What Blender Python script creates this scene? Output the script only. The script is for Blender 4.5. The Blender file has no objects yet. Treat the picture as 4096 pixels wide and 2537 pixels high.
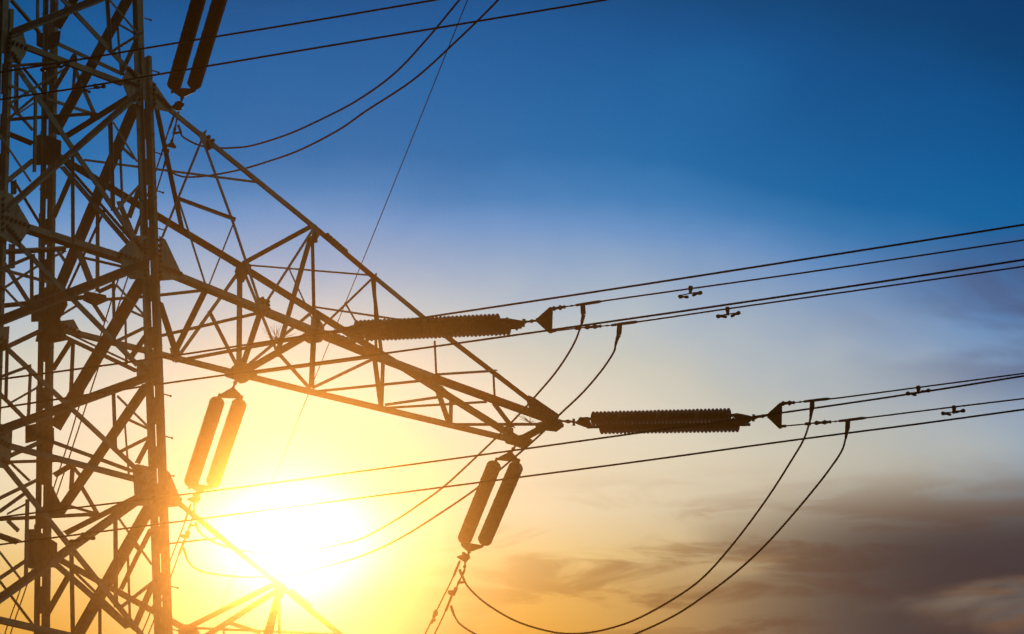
import bpy, bmesh, math
from mathutils import Vector, Matrix

# ------------------------------------------------------------------ survey of the place
# metres; the tower stands on the ground at GEO['base'], turned by GEO['psi']
GEO = {'psi': 0.68579, 'base': [-8.5103, 80.0, 0.0], 'a0': 1.58257, 'b0': 1.62904, 'ta': 0.02953, 'tb': 0.03303, 'H0': 41.18398, 'H1': 37.71222, 'H2': 33.54207, 'zA': 41.8577, 'zB': 41.82692, 'cam': [[0.9998, 0.0079, -0.018], [0.0197, -0.4016, 0.9156], [0.0, 0.9158, 0.4017]], 'lens': 176.97682, 'sun': [-0.0448, 0.9316, 0.3608]}
NORMALS = {'F': [0.0, -0.9995, 0.033], 'R': [-0.9996, 0.0, -0.0295], 'K': [-0.0, -0.9995, -0.033], 'AF': [0.1224, -0.9918, 0.0364], 'AK': [-0.0789, -0.9963, -0.0352], 'Z1': [-0.0, -0.0, -1.0], 'Z0': [-0.0, -0.0, -1.0], 'Z2': [-0.0, -0.0, -1.0], 'TP': [0.0775, -0.6284, -0.774], 'X1': [-1.0, -0.0, -0.0], 'X2': [-1.0, -0.0, -0.0], 'NF': [0.1498, -0.988, 0.0371], 'NK': [-0.1056, -0.9938, -0.0359], 'Z3': [-0.0, -0.0, -1.0]}

sc = bpy.context.scene
COL = sc.collection

def lin(c):
    return tuple((v / 255 / 12.92) if v / 255 <= .04045 else ((v / 255 + .055) / 1.055) ** 2.4 for v in c)

# ------------------------------------------------------------------ camera
cd = bpy.data.cameras.new('camera'); cam = bpy.data.objects.new('camera', cd); COL.objects.link(cam)
r, u, w = (Vector(v) for v in GEO['cam'])
cam.matrix_world = Matrix(((r.x, u.x, -w.x, 0), (r.y, u.y, -w.y, 0), (r.z, u.z, -w.z, 1.6), (0, 0, 0, 1)))
cd.sensor_width = 36; cd.lens = GEO['lens']; cd.clip_end = 6000; cd.clip_start = .5
sc.camera = cam
sc.view_settings.view_transform = 'Standard'; sc.view_settings.look = 'None'
sc.view_settings.exposure = 0; sc.view_settings.gamma = 1
sc.cycles.max_bounces = 4; sc.cycles.volume_bounces = 0; sc.cycles.diffuse_bounces = 2
sc.cycles.use_denoising = True; sc.cycles.denoising_input_passes = 'RGB_ALBEDO'

# ------------------------------------------------------------------ sky
SUN = Vector(GEO['sun']).normalized()
el0 = math.degrees(math.asin(SUN.z)); az0 = math.degrees(math.atan2(SUN.x, SUN.y))
wd = bpy.data.worlds.new('World'); sc.world = wd; wd.use_nodes = True
nt = wd.node_tree; N = nt.nodes; L = nt.links
for n in list(N): N.remove(n)

def put(sock, v):
    if isinstance(v, bpy.types.NodeSocket): L.new(v, sock)
    else: sock.default_value = v

def ma(op, a, b=0.0, c=0.0, clamp=False):
    n = N.new('ShaderNodeMath'); n.operation = op; n.use_clamp = clamp
    put(n.inputs[0], a); put(n.inputs[1], b); put(n.inputs[2], c)
    return n.outputs[0]

def sm(x, a, b):
    n = N.new('ShaderNodeMapRange'); n.interpolation_type = 'SMOOTHERSTEP'; n.clamp = True
    put(n.inputs['Value'], x); put(n.inputs['From Min'], a); put(n.inputs['From Max'], b)
    return n.outputs[0]

def mix(f, a, b, mode='MIX'):
    n = N.new('ShaderNodeMix'); n.data_type = 'RGBA'; n.blend_type = mode
    put(n.inputs[0], f)
    for s, v in ((n.inputs[6], a), (n.inputs[7], b)):
        if isinstance(v, bpy.types.NodeSocket): L.new(v, s)
        else: s.default_value = (*v, 1)
    return n.outputs[2]

def ramp(x, stops, interp='LINEAR'):
    n = N.new('ShaderNodeValToRGB'); cr = n.color_ramp; cr.interpolation = interp
    while len(cr.elements) < len(stops): cr.elements.new(.5)
    for e, (p, c) in zip(cr.elements, sorted(stops, key=lambda s: s[0])): e.position = p; e.color = (*c, 1)
    L.new(x, n.inputs[0]); return n.outputs[0]

tc = N.new('ShaderNodeTexCoord')
sep = N.new('ShaderNodeSeparateXYZ'); L.new(tc.outputs['Generated'], sep.inputs[0])
X_, Y_, Z_ = sep.outputs
DEG = 180 / math.pi
el = ma('MULTIPLY', ma('ARCSINE', Z_), DEG)
az = ma('MULTIPLY', ma('ARCTAN2', X_, Y_), DEG)
ax = ma('MULTIPLY', ma('SUBTRACT', az, az0), math.cos(math.radians(el0)))     # degrees right of the sun
dy = ma('SUBTRACT', el, el0)                                                    # degrees above the sun

def noise(sx, sy, scale, detail, seed, rough=.55, dist=0.0):
    c = N.new('ShaderNodeCombineXYZ'); put(c.inputs[0], ma('MULTIPLY', ax, sx)); put(c.inputs[1], ma('MULTIPLY', dy, sy)); c.inputs[2].default_value = seed
    n = N.new('ShaderNodeTexNoise'); L.new(c.outputs[0], n.inputs['Vector'])
    n.inputs['Scale'].default_value = scale; n.inputs['Detail'].default_value = detail
    n.inputs['Roughness'].default_value = rough; n.inputs['Distortion'].default_value = dist
    return n.outputs[0]

wob = ma('MULTIPLY', ma('SUBTRACT', noise(.35, .5, 1.0, 3, 2.0), .5), .8)
d = ma('SQRT', ma('ADD', ma('POWER', ma('MULTIPLY', ma('ABSOLUTE', ax), .33), 2), ma('POWER', ma('ABSOLUTE', dy), 2)))
d = ma('ADD', d, ma('MULTIPLY', ma('MULTIPLY', sm(ax, 3.0, 10.0), sm(dy, 1.8, 5.5)), .75))
d = ma('MAXIMUM', ma('ADD', d, ma('MULTIPLY', wob, sm(d, 1.0, 3.0))), 0)
px = 209.4
def P(y): return (1265 - y) / px / 16
sky = ramp(ma('DIVIDE', d, 16), [(0, (1.1, 1.08, .95)), (P(1200), (1, .97, .84)), (P(1130), lin((245, 234, 204))), (P(1000), lin((238, 228, 202))), (P(880), lin((230, 224, 203))), (P(780), lin((206, 209, 197))),
    (P(690), lin((180, 196, 205))), (P(600), lin((143, 173, 205))), (P(500), lin((98, 150, 203))), (P(420), lin((52, 128, 188))), (P(330), lin((5, 109, 172))),
    (P(180), lin((0, 99, 162))), (P(20), lin((0, 86, 147))), (P(-130), lin((0, 71, 122))), (.49, lin((0, 54, 108))), (.62, (.0008, .006, .02)), (1, (.0006, .003, .009))])
tint = ramp(ma('ADD', ma('MULTIPLY', dy, .2), .5), [(.5 - .2 * 1.6, (.95, .45, .06)), (.5 - .2 * 1.1, (.97, .53, .10)), (.5 - .2 * .65, (.98, .63, .20)), (.5 - .2 * .2, (.99, .80, .44)), (.5 + .2 * .3, (1, .94, .80)), (.5 + .2 * 1.1, (1, 1, .97)), (.5 + .2 * 1.4, (1, 1, 1))])
glow = sm(ma('SQRT', ma('ADD', ma('POWER', ma('ABSOLUTE', ma('MULTIPLY', ax, .62)), 2), ma('POWER', ma('ABSOLUTE', dy), 2))), 1.0, .1)
tint = mix(ma('MULTIPLY', sm(ax, 2.0, 8.0), .6), tint, (.84, .79, .82))
tint = mix(ma('MULTIPLY', sm(ma('SQRT', ma('ADD', ma('POWER', ma('ABSOLUTE', ma('MULTIPLY', ax, .8)), 2), ma('POWER', ma('ABSOLUTE', dy), 2))), 2.6, .8), .6), tint, (1, .80, .60))
tint = mix(glow, tint, (1, 1, 1))
sky = mix(1.0, sky, tint, 'MULTIPLY')
# cloud banks low on the right, thin streaks elsewhere
side = sm(ax, 2.2, 8.2)
low = sm(dy, 1.0, -.5)
n1 = noise(.26, .80, 1.0, 6, 5.2, .50, .5)
n2 = noise(.55, 2.6, 1.0, 7, 9.7, .58, .6)
n3 = noise(.16, .9, 1.0, 3, 14.2, .5, .3)
bank = ma('MULTIPLY', ma('MULTIPLY', side, low), sm(ma('ADD', ma('ADD', ma('MULTIPLY', n1, .6), ma('MULTIPLY', n3, .4)), ma('MULTIPLY', side, .12)), .43, .58), clamp=True)
streak = ma('MULTIPLY', ma('MULTIPLY', sm(dy, 1.1, -.5), sm(ax, .2, 4.5)), sm(n2, .42, .62))
patch = ma('MULTIPLY', ma('MULTIPLY', sm(ax, 5.5, 9.0), ma('MULTIPLY', sm(dy, .9, 2.2), sm(dy, 3.6, 2.6))), sm(n1, .30, .52))
sky = mix(ma('MULTIPLY', ma('MULTIPLY', side, low), .62), sky, lin((104, 78, 66)))
sky = mix(ma('MULTIPLY', streak, .62), sky, lin((150, 103, 58)))
sky = mix(ma('MULTIPLY', bank, .95), sky, lin((68, 58, 62)))
sky = mix(ma('MULTIPLY', patch, .75), sky, lin((80, 78, 112)))
wisp = ma('MULTIPLY', ma('MULTIPLY', sm(ax, 3.8, 4.8), sm(ax, 6.2, 5.0)), ma('MULTIPLY', sm(dy, 4.4, 5.1), sm(dy, 5.9, 5.1)))
sky = mix(ma('MULTIPLY', wisp, .25), sky, lin((20, 110, 170)))
# unseen sky glow added behind the camera to the right, lighting the near steel
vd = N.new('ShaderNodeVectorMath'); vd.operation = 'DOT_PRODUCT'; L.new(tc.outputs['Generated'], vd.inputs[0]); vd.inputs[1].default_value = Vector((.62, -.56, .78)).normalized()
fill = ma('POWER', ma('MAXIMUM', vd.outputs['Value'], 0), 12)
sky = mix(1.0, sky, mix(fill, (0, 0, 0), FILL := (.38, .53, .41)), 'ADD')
sky = mix(sm(Z_, -.01, .01), (.01, .008, .006), sky)
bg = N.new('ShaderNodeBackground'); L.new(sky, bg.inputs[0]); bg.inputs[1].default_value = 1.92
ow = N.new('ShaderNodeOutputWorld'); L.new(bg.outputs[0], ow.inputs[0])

# ------------------------------------------------------------------ sun
ld = bpy.data.lights.new('sun', 'SUN'); lo = bpy.data.objects.new('sun', ld); COL.objects.link(lo)
ld.energy = 3.0; ld.angle = math.radians(.5); ld.color = (1, .80, .55)
lo.rotation_euler = SUN.to_track_quat('Z', 'Y').to_euler(); lo.location = SUN * 120

# ------------------------------------------------------------------ helpers
def material(name, build):
    m = bpy.data.materials.new(name); m.use_nodes = True
    t = m.node_tree; b = t.nodes['Principled BSDF']; build(t, b); return m

def noisy(t, b, c1, c2, scale, rough, detail=6, stretch=(1, 1, 1), bump=0.0, spots=None):
    co = t.nodes.new('ShaderNodeTexCoord'); mp = t.nodes.new('ShaderNodeMapping'); mp.inputs['Scale'].default_value = stretch
    t.links.new(co.outputs['Object'], mp.inputs[0])
    n = t.nodes.new('ShaderNodeTexNoise'); n.inputs['Scale'].default_value = scale; n.inputs['Detail'].default_value = detail; n.inputs['Roughness'].default_value = .65
    t.links.new(mp.outputs[0], n.inputs['Vector'])
    r = t.nodes.new('ShaderNodeValToRGB'); r.color_ramp.elements[0].position = .3; r.color_ramp.elements[1].position = .72
    r.color_ramp.elements[0].color = (*c1, 1); r.color_ramp.elements[1].color = (*c2, 1)
    t.links.new(n.outputs[0], r.inputs[0]); out = r.outputs[0]
    if spots:
        n2 = t.nodes.new('ShaderNodeTexNoise'); n2.inputs['Scale'].default_value = scale * .35; n2.inputs['Detail'].default_value = 8
        t.links.new(mp.outputs[0], n2.inputs['Vector'])
        r2 = t.nodes.new('ShaderNodeValToRGB'); r2.color_ramp.elements[0].position = .58; r2.color_ramp.elements[1].position = .7
        t.links.new(n2.outputs[0], r2.inputs[0])
        mx = t.nodes.new('ShaderNodeMix'); mx.data_type = 'RGBA'; t.links.new(r2.outputs[0], mx.inputs[0]); t.links.new(out, mx.inputs[6]); mx.inputs[7].default_value = (*spots, 1)
        out = mx.outputs[2]
    t.links.new(out, b.inputs['Base Color']); b.inputs['Roughness'].default_value = rough; b.inputs['Specular IOR Level'].default_value = .5 if rough < .3 else .12
    if bump:
        bp = t.nodes.new('ShaderNodeBump'); bp.inputs['Strength'].default_value = bump; bp.inputs['Distance'].default_value = .01
        t.links.new(n.outputs[0], bp.inputs['Height']); t.links.new(bp.outputs[0], b.inputs['Normal'])

def m_steel(t, b): noisy(t, b, (.17, .17, .15), (.36, .35, .30), 5, .62, 8, bump=.25, spots=(.20, .16, .11))
def m_orange_red(t, b): noisy(t, b, (.50, .075, .02), (.60, .13, .03), 5, .75, 8, bump=.3, spots=(.22, .05, .02))  # steel in an orange-red tone, used on some crossarm members
def m_plate(t, b): noisy(t, b, (.19, .18, .15), (.42, .39, .32), 7, .6, 9, (1, 1, .25), bump=.3, spots=(.22, .17, .11))
def m_wire(t, b): noisy(t, b, (.03, .027, .024), (.06, .054, .048), 30, .9)
def m_glaze(t, b): noisy(t, b, (.022, .010, .006), (.04, .017, .010), 20, .22)
def m_pale(t, b): noisy(t, b, (.17, .145, .08), (.25, .22, .13), 14, .18)
def m_amber(t, b): noisy(t, b, (.035, .022, .012), (.055, .036, .02), 14, .15)
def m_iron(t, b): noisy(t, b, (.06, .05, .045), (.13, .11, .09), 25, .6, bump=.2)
def m_dry(t, b): noisy(t, b, (.16, .11, .04), (.28, .20, .08), 30, .9)
def m_earth(t, b): noisy(t, b, (.018, .020, .009), (.05, .045, .02), .06, .95, 10)
MAT = {'g': material('galvanised_steel', m_steel), 'r': material('orange_red_steel', m_orange_red), 'plate': material('gusset_steel', m_plate), 'wire': material('weathered_aluminium_wire', m_wire),
       'glaze': material('brown_glazed_porcelain', m_glaze), 'pale': material('pale_glazed_porcelain', m_pale), 'iron': material('forged_iron', m_iron), 'amber': material('brown_glass', m_amber), 'dry': material('dry_grass', m_dry), 'earth': material('dry_earth', m_earth)}

def link(name, bm, mat, parent=None, smooth=False):
    me = bpy.data.meshes.new(name); bmesh.ops.recalc_face_normals(bm, faces=bm.faces); bm.to_mesh(me); bm.free()
    if smooth:
        for p in me.polygons: p.use_smooth = True
    me.materials.append(MAT[mat]); o = bpy.data.objects.new(name, me); COL.objects.link(o)
    if parent: o.parent = parent
    return o

def thing(name, label, cat, loc=(0, 0, 0), rz=0.0, group=None):
    o = bpy.data.objects.new(name, None); COL.objects.link(o); o.location = loc; o.rotation_euler = (0, 0, rz); o.empty_display_size = .3
    return tag(o, label, cat, group)

def tag(o, label, cat, group=None):
    o['label'] = label; o['category'] = cat
    if group: o['group'] = group
    return o

def hexa(bm, P):           # eight corners: 0-3 one end, 4-7 the other
    v = [bm.verts.new(p) for p in P]
    for q in ((0, 1, 2, 3), (7, 6, 5, 4), (0, 4, 5, 1), (1, 5, 6, 2), (2, 6, 7, 3), (3, 7, 4, 0)): bm.faces.new([v[i] for i in q])

def slab(bm, P, Q, a, wa, n, th):      # flat bar from P to Q: width wa along a, thickness th along n
    a = a * wa; n = n * th
    hexa(bm, [P, P + a, P + a + n, P + n, Q, Q + a, Q + a + n, Q + n])

def prism(bm, pts, n, off, th):
    lo_ = [bm.verts.new(Vector(p) + n * off) for p in pts]; hi = [bm.verts.new(Vector(p) + n * (off + th)) for p in pts]
    k = len(pts)
    bm.faces.new(lo_); bm.faces.new(hi[::-1])
    for i in range(k): bm.faces.new([lo_[i], lo_[(i + 1) % k], hi[(i + 1) % k], hi[i]])

def frame(d):
    d = d.normalized(); s = Vector((0, 0, 1)) if abs(d.z) < .9 else Vector((1, 0, 0))
    a = d.cross(s).normalized(); return a, d.cross(a).normalized()

def peg(bm, P, n, rad, h, seg=6, head=0):
    a, b = frame(n)
    def ring(c, r): return [bm.verts.new(c + a * (r * math.cos(2 * math.pi * i / seg)) + b * (r * math.sin(2 * math.pi * i / seg))) for i in range(seg)]
    rows = [ring(P, rad), ring(P + n * h, rad)]
    if head: rows += [ring(P + n * h, rad * 1.8), ring(P + n * (h + head), rad * 1.8)]
    bm.faces.new(rows[0][::-1]); bm.faces.new(rows[-1])
    for r0, r1 in zip(rows, rows[1:]):
        for i in range(seg): bm.faces.new([r0[i], r0[(i + 1) % seg], r1[(i + 1) % seg], r1[i]])

def tube(bm, pts, rads, seg=8):
    pts = [Vector(p) for p in pts]; rows = []
    a0 = None
    for i, p in enumerate(pts):
        t = (pts[min(i + 1, len(pts) - 1)] - pts[max(i - 1, 0)]).normalized()
        if a0 is None: a0, _ = frame(t)
        a0 = (a0 - t * a0.dot(t)).normalized(); b0 = t.cross(a0)
        rows.append([bm.verts.new(p + a0 * (rads[i] * math.cos(2 * math.pi * k / seg)) + b0 * (rads[i] * math.sin(2 * math.pi * k / seg))) for k in range(seg)])
    bm.faces.new(rows[0][::-1]); bm.faces.new(rows[-1])
    for r0, r1 in zip(rows, rows[1:]):
        for k in range(seg): bm.faces.new([r0[k], r0[(k + 1) % seg], r1[(k + 1) % seg], r1[k]])

def curve(pts, n=8):       # smooth path through the points
    p = [Vector(q) for q in pts]; p = [p[0] * 2 - p[1]] + p + [p[-1] * 2 - p[-2]]; out = []
    for i in range(1, len(p) - 2):
        p0, p1, p2, p3 = p[i - 1:i + 3]
        t1 = (p1 - p0).length ** .5 or 1e-6; t2 = (p2 - p1).length ** .5 or 1e-6; t3 = (p3 - p2).length ** .5 or 1e-6
        m1 = ((p1 - p0) / t1 - (p2 - p0) / (t1 + t2) + (p2 - p1) / t2) * t2
        m2 = ((p2 - p1) / t2 - (p3 - p1) / (t2 + t3) + (p3 - p2) / t3) * t2
        for k in range(n):
            t = k / n; out.append(p1 * (2 * t ** 3 - 3 * t ** 2 + 1) + m1 * (t ** 3 - 2 * t ** 2 + t) + p2 * (-2 * t ** 3 + 3 * t ** 2) + m2 * (t ** 3 - t ** 2))
    return out + [p[-2]]

# ------------------------------------------------------------------ the ground
bm = bmesh.new(); seg = 96
ring = [bm.verts.new((900 * math.cos(2 * math.pi * i / seg), 900 * math.sin(2 * math.pi * i / seg), 0)) for i in range(seg)]
bm.faces.new(ring)
g = link('ground', bm, 'earth'); g['kind'] = 'structure'

# ------------------------------------------------------------------ the tower
MEMBERS = [
  ('horizontal_strut', 'lit', 'F', [-1.209, -1.523, 41.217], [1.0, -1.527, 41.113], 0.095, 0.059, 'g'),
  ('diagonal_brace', 'rise', 'F', [-1.412, -1.595, 41.29], [1.375, -1.532, 43.188], 0.088, 0.037, 'g'),
  ('diagonal_brace', 'lit', 'F', [-1.07, -1.474, 42.941], [1.169, -1.526, 41.374], 0.089, 0.022, 'g'),
  ('diagonal_brace', 'lit', 'F', [-1.258, -1.55, 40.77], [1.211, -1.638, 38.121], 0.095, 0.022, 'g'),
  ('diagonal_brace', 'rise', 'F', [1.273, -1.618, 40.948], [-1.493, -1.719, 37.902], 0.082, 0.052, 'g'),
  ('horizontal_strut', 'lit', 'F', [-1.145, -1.659, 37.721], [1.05, -1.66, 37.688], 0.108, 0.158, 'g'),
  ('diagonal_brace', 'lit', 'F', [-1.236, -1.674, 37.368], [1.253, -1.729, 35.705], 0.093, 0.022, 'g'),
  ('diagonal_brace', 'rise', 'F', [1.445, -1.719, 37.642], [-1.73, -1.785, 35.641], 0.124, 0.036, 'g'),
  ('diagonal_brace', 'rise', 'F', [1.606, -1.792, 35.569], [-1.72, -1.855, 33.645], 0.108, 0.036, 'g'),
  ('diagonal_brace', 'lit', 'F', [-1.511, -1.72, 35.39], [1.224, -1.774, 33.757], 0.085, 0.021, 'g'),
  ('horizontal_strut', 'lit', 'F', [-1.503, -1.785, 33.549], [1.246, -1.784, 33.565], 0.091, 0.042, 'g'),
  ('diagonal_brace', 'lit', 'F', [-1.48, -1.8, 33.201], [1.321, -1.882, 30.728], 0.091, 0.028, 'g'),
  ('diagonal_brace', 'rise', 'F', [1.491, -1.859, 33.417], [-1.7, -1.951, 30.643], 0.1, 0.064, 'g'),
  ('horizontal_strut', 'lit', 'F', [-1.701, -1.901, 30.386], [1.656, -1.899, 30.436], 0.097, 0.062, 'g'),
  ('diagonal_brace', 'lit', 'F', [-1.455, -1.915, 30.077], [1.625, -1.987, 27.913], 0.09, 0.028, 'g'),
  ('diagonal_brace', 'rise', 'F', [1.747, -1.956, 30.23], [-1.678, -2.031, 27.976], 0.099, 0.057, 'g'),
  ('secondary_brace', 'vert', 'F', [0.67, -1.472, 42.782], [0.736, -1.51, 41.623], 0.03, 0.052, 'g'),
  ('secondary_brace', 'lit', 'F', [0.735, -1.479, 42.673], [1.369, -1.496, 42.155], 0.03, 0.011, 'g'),
  ('secondary_brace', 'rise', 'F', [0.674, -1.594, 41.56], [1.383, -1.573, 42.191], 0.03, 0.015, 'g'),
  ('secondary_brace', 'vert2', 'F', [-0.799, -1.5, 42.272], [-0.803, -1.518, 41.734], 0.03, 0.037, 'g'),
  ('secondary_brace', 'vert2', 'F', [-0.843, -1.57, 40.293], [-0.867, -1.619, 38.807], 0.037, 0.037, 'g'),
  ('secondary_brace', 'rise', 'F', [-1.524, -1.653, 39.543], [-0.882, -1.629, 40.248], 0.029, 0.014, 'g'),
  ('secondary_brace', 'dark', 'F', [-1.241, -1.594, 39.79], [-0.87, -1.583, 40.137], 0.036, 0.036, 'g'),
  ('secondary_brace', 'lit', 'F', [-1.59, -1.614, 39.304], [-0.946, -1.638, 38.583], 0.029, 0.011, 'g'),
  ('secondary_brace', 'vert', 'F', [0.724, -1.553, 40.328], [0.776, -1.612, 38.519], 0.029, 0.059, 'g'),
  ('secondary_brace', 'lit', 'F', [0.788, -1.559, 40.262], [1.301, -1.58, 39.62], 0.029, 0.007, 'g'),
  ('secondary_brace', 'lit', 'F', [0.819, -1.62, 38.528], [1.42, -1.595, 39.286], 0.037, 0.011, 'g'),
  ('secondary_brace', 'vert', 'F', [-0.079, -1.592, 39.504], [-0.072, -1.653, 37.647], 0.018, 0.051, 'g'),
  ('secondary_brace', 'rise', 'F', [-1.654, -1.755, 36.678], [-0.914, -1.739, 37.169], 0.029, 0.021, 'g'),
  ('secondary_brace', 'vert', 'F', [-0.931, -1.677, 37.157], [-0.925, -1.709, 36.191], 0.029, 0.036, 'g'),
  ('secondary_brace', 'lit', 'F', [-1.594, -1.703, 36.507], [-1.045, -1.716, 36.107], 0.036, 0.011, 'g'),
  ('secondary_brace', 'vert', 'F', [0.752, -1.686, 37.138], [0.768, -1.723, 36.012], 0.018, 0.036, 'g'),
  ('secondary_brace', 'lit', 'F', [0.827, -1.658, 37.127], [1.423, -1.673, 36.69], 0.036, 0.007, 'g'),
  ('secondary_brace', 'rise', 'F', [0.752, -1.778, 35.979], [1.442, -1.762, 36.46], 0.029, 0.022, 'g'),
  ('secondary_brace', 'vert', 'F', [-1.411, -1.726, 35.333], [-1.433, -1.759, 34.331], 0.018, 0.043, 'g'),
  ('secondary_brace', 'rise', 'F', [-1.614, -1.809, 34.702], [-0.977, -1.796, 35.08], 0.028, 0.014, 'g'),
  ('secondary_brace', 'vert2', 'F', [-0.941, -1.745, 35.0], [-0.981, -1.774, 34.12], 0.028, 0.036, 'g'),
  ('secondary_brace', 'vert', 'F', [0.749, -1.748, 35.014], [0.782, -1.783, 33.968], 0.022, 0.043, 'g'),
  ('secondary_brace', 'lit', 'F', [0.83, -1.753, 35.004], [1.464, -1.766, 34.588], 0.036, 0.007, 'g'),
  ('secondary_brace', 'rise', 'F', [0.78, -1.851, 33.906], [1.507, -1.834, 34.409], 0.029, 0.021, 'g'),
  ('secondary_brace', 'rise', 'F', [-1.601, -1.889, 32.275], [-1.031, -1.872, 32.783], 0.028, 0.028, 'g'),
  ('secondary_brace', 'vert2', 'F', [-0.987, -1.81, 32.661], [-1.012, -1.856, 31.276], 0.042, 0.035, 'g'),
  ('secondary_brace', 'vert', 'F', [0.783, -1.812, 32.72], [0.783, -1.865, 31.106], 0.028, 0.05, 'g'),
  ('secondary_brace', 'lit', 'F', [0.856, -1.815, 32.746], [1.524, -1.838, 32.058], 0.036, 0.007, 'g'),
  ('secondary_brace', 'rise', 'F', [0.761, -1.945, 31.049], [1.567, -1.921, 31.784], 0.028, 0.028, 'g'),
  ('secondary_brace', 'vert', 'F', [-0.121, -1.852, 31.872], [-0.092, -1.905, 30.268], 0.035, 0.042, 'g'),
  ('secondary_brace', 'lit', 'F', [-1.567, -1.865, 31.597], [-1.137, -1.878, 31.194], 0.035, 0.007, 'g'),
  ('secondary_brace', 'lit', 'F', [-1.432, -1.581, 40.329], [-0.994, -1.582, 40.301], 0.036, 0.022, 'g'),
  ('diagonal_brace', 'dark', 'R', [1.409, -1.22, 43.241], [1.465, 1.332, 41.351], 0.143, 0.143, 'g'),
  ('diagonal_brace', 'dark', 'R', [1.473, -1.229, 40.938], [1.553, 1.226, 38.247], 0.15, 0.15, 'g'),
  ('diagonal_brace', 'lit', 'R', [1.518, -0.268, 39.288], [1.552, 0.93, 38.141], 0.052, 0.015, 'g'),
  ('diagonal_brace', 'dark', 'R', [1.565, -1.461, 37.568], [1.622, 1.375, 35.644], 0.18, 0.18, 'g'),
  ('diagonal_brace', 'dark', 'R', [1.622, -1.47, 35.495], [1.667, 1.256, 33.987], 0.138, 0.138, 'g'),
  ('diagonal_brace', 'dark', 'R', [1.684, -1.512, 33.258], [1.736, 0.841, 31.485], 0.169, 0.169, 'g'),
  ('diagonal_brace', 'dark', 'R', [1.465, 0.997, 40.535], [1.532, -1.047, 38.28], 0.102, 0.102, 'g'),
  ('diagonal_brace', 'lit', 'R', [1.459, 0.95, 40.616], [1.525, -1.081, 38.379], 0.045, 0.015, 'g'),
  ('diagonal_brace', 'dark', 'R', [1.414, 1.167, 43.068], [1.456, -0.857, 41.661], 0.112, 0.112, 'g'),
  ('diagonal_brace', 'dark', 'R', [1.387, 0.514, 43.869], [1.4, 1.222, 43.428], 0.12, 0.12, 'g'),
  ('horizontal_strut', 'dark', 'R', [1.463, 0.974, 41.149], [1.463, -1.088, 41.152], 0.102, 0.102, 'g'),
  ('diagonal_brace', 'dark', 'R', [1.567, 1.38, 37.484], [1.617, -1.239, 35.811], 0.109, 0.109, 'g'),
  ('diagonal_brace', 'lit', 'R', [1.567, 0.975, 37.343], [1.604, -0.932, 36.123], 0.022, 0.007, 'g'),
  ('diagonal_brace', 'dark', 'R', [1.621, 1.456, 35.406], [1.662, -1.085, 34.007], 0.108, 0.108, 'g'),
  ('horizontal_strut', 'dark', 'R', [1.671, 1.075, 33.562], [1.672, -1.144, 33.546], 0.107, 0.107, 'g'),
  ('diagonal_brace', 'dark', 'R', [1.681, 1.337, 33.092], [1.736, -0.912, 31.219], 0.132, 0.132, 'g'),
  ('diagonal_brace', 'lit', 'R', [1.708, 1.181, 33.129], [1.763, -0.904, 31.265], 0.037, 0.007, 'g'),
  ('secondary_brace', 'dark', 'R', [1.451, -0.798, 41.694], [1.437, -1.317, 42.175], 0.059, 0.059, 'g'),
  ('secondary_brace', 'vert2', 'R', [1.418, -0.707, 42.671], [1.448, -0.797, 41.672], 0.023, 0.023, 'g'),
  ('secondary_brace', 'dark', 'R', [1.414, -0.779, 42.673], [1.427, -1.346, 42.234], 0.051, 0.051, 'g'),
  ('secondary_brace', 'dark', 'R', [1.411, 0.622, 42.643], [1.424, 1.273, 42.212], 0.06, 0.06, 'g'),
  ('secondary_brace', 'dark', 'R', [1.413, 0.653, 42.432], [1.448, 0.015, 41.236], 0.068, 0.068, 'g'),
  ('secondary_brace', 'dark', 'R', [1.404, 0.577, 42.591], [1.426, 0.678, 41.87], 0.034, 0.034, 'g'),
  ('secondary_brace', 'dark', 'R', [1.469, -0.805, 40.275], [1.482, -1.252, 39.838], 0.058, 0.058, 'g'),
  ('secondary_brace', 'vert2', 'R', [1.5, -0.73, 40.165], [1.547, -0.803, 38.594], 0.03, 0.022, 'g'),
  ('secondary_brace', 'dark', 'R', [1.522, -1.336, 39.28], [1.536, -0.986, 38.83], 0.066, 0.066, 'g'),
  ('secondary_brace', 'dark', 'R', [1.52, -0.723, 39.222], [1.545, -1.161, 38.39], 0.091, 0.091, 'g'),
  ('secondary_brace', 'dark', 'R', [1.53, -1.383, 38.732], [1.539, -1.184, 38.441], 0.041, 0.041, 'g'),
  ('secondary_brace', 'dark', 'R', [1.481, 0.788, 40.268], [1.498, 1.334, 39.692], 0.068, 0.068, 'g'),
  ('secondary_brace', 'dark', 'R', [1.505, -0.06, 39.321], [1.551, -0.027, 37.763], 0.05, 0.05, 'g'),
  ('secondary_brace', 'dark', 'R', [1.518, 0.529, 38.756], [1.544, 0.08, 37.861], 0.117, 0.117, 'g'),
  ('secondary_brace', 'lit', 'R', [1.519, 0.443, 38.591], [1.537, -0.825, 37.951], 0.037, 0.015, 'g'),
  ('secondary_brace', 'dark', 'R', [1.536, 1.197, 38.963], [1.544, 0.966, 38.674], 0.059, 0.059, 'g'),
  ('secondary_brace', 'dark', 'R', [1.567, 0.012, 37.761], [1.568, -0.494, 37.733], 0.075, 0.075, 'g'),
  ('secondary_brace', 'dark', 'R', [1.57, 0.076, 37.539], [1.583, -0.26, 37.099], 0.075, 0.075, 'g'),
  ('secondary_brace', 'dark', 'R', [1.579, -0.914, 37.099], [1.589, -1.452, 36.761], 0.058, 0.058, 'g'),
  ('secondary_brace', 'dark', 'R', [1.574, 0.812, 37.114], [1.585, 1.398, 36.758], 0.067, 0.067, 'g'),
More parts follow.
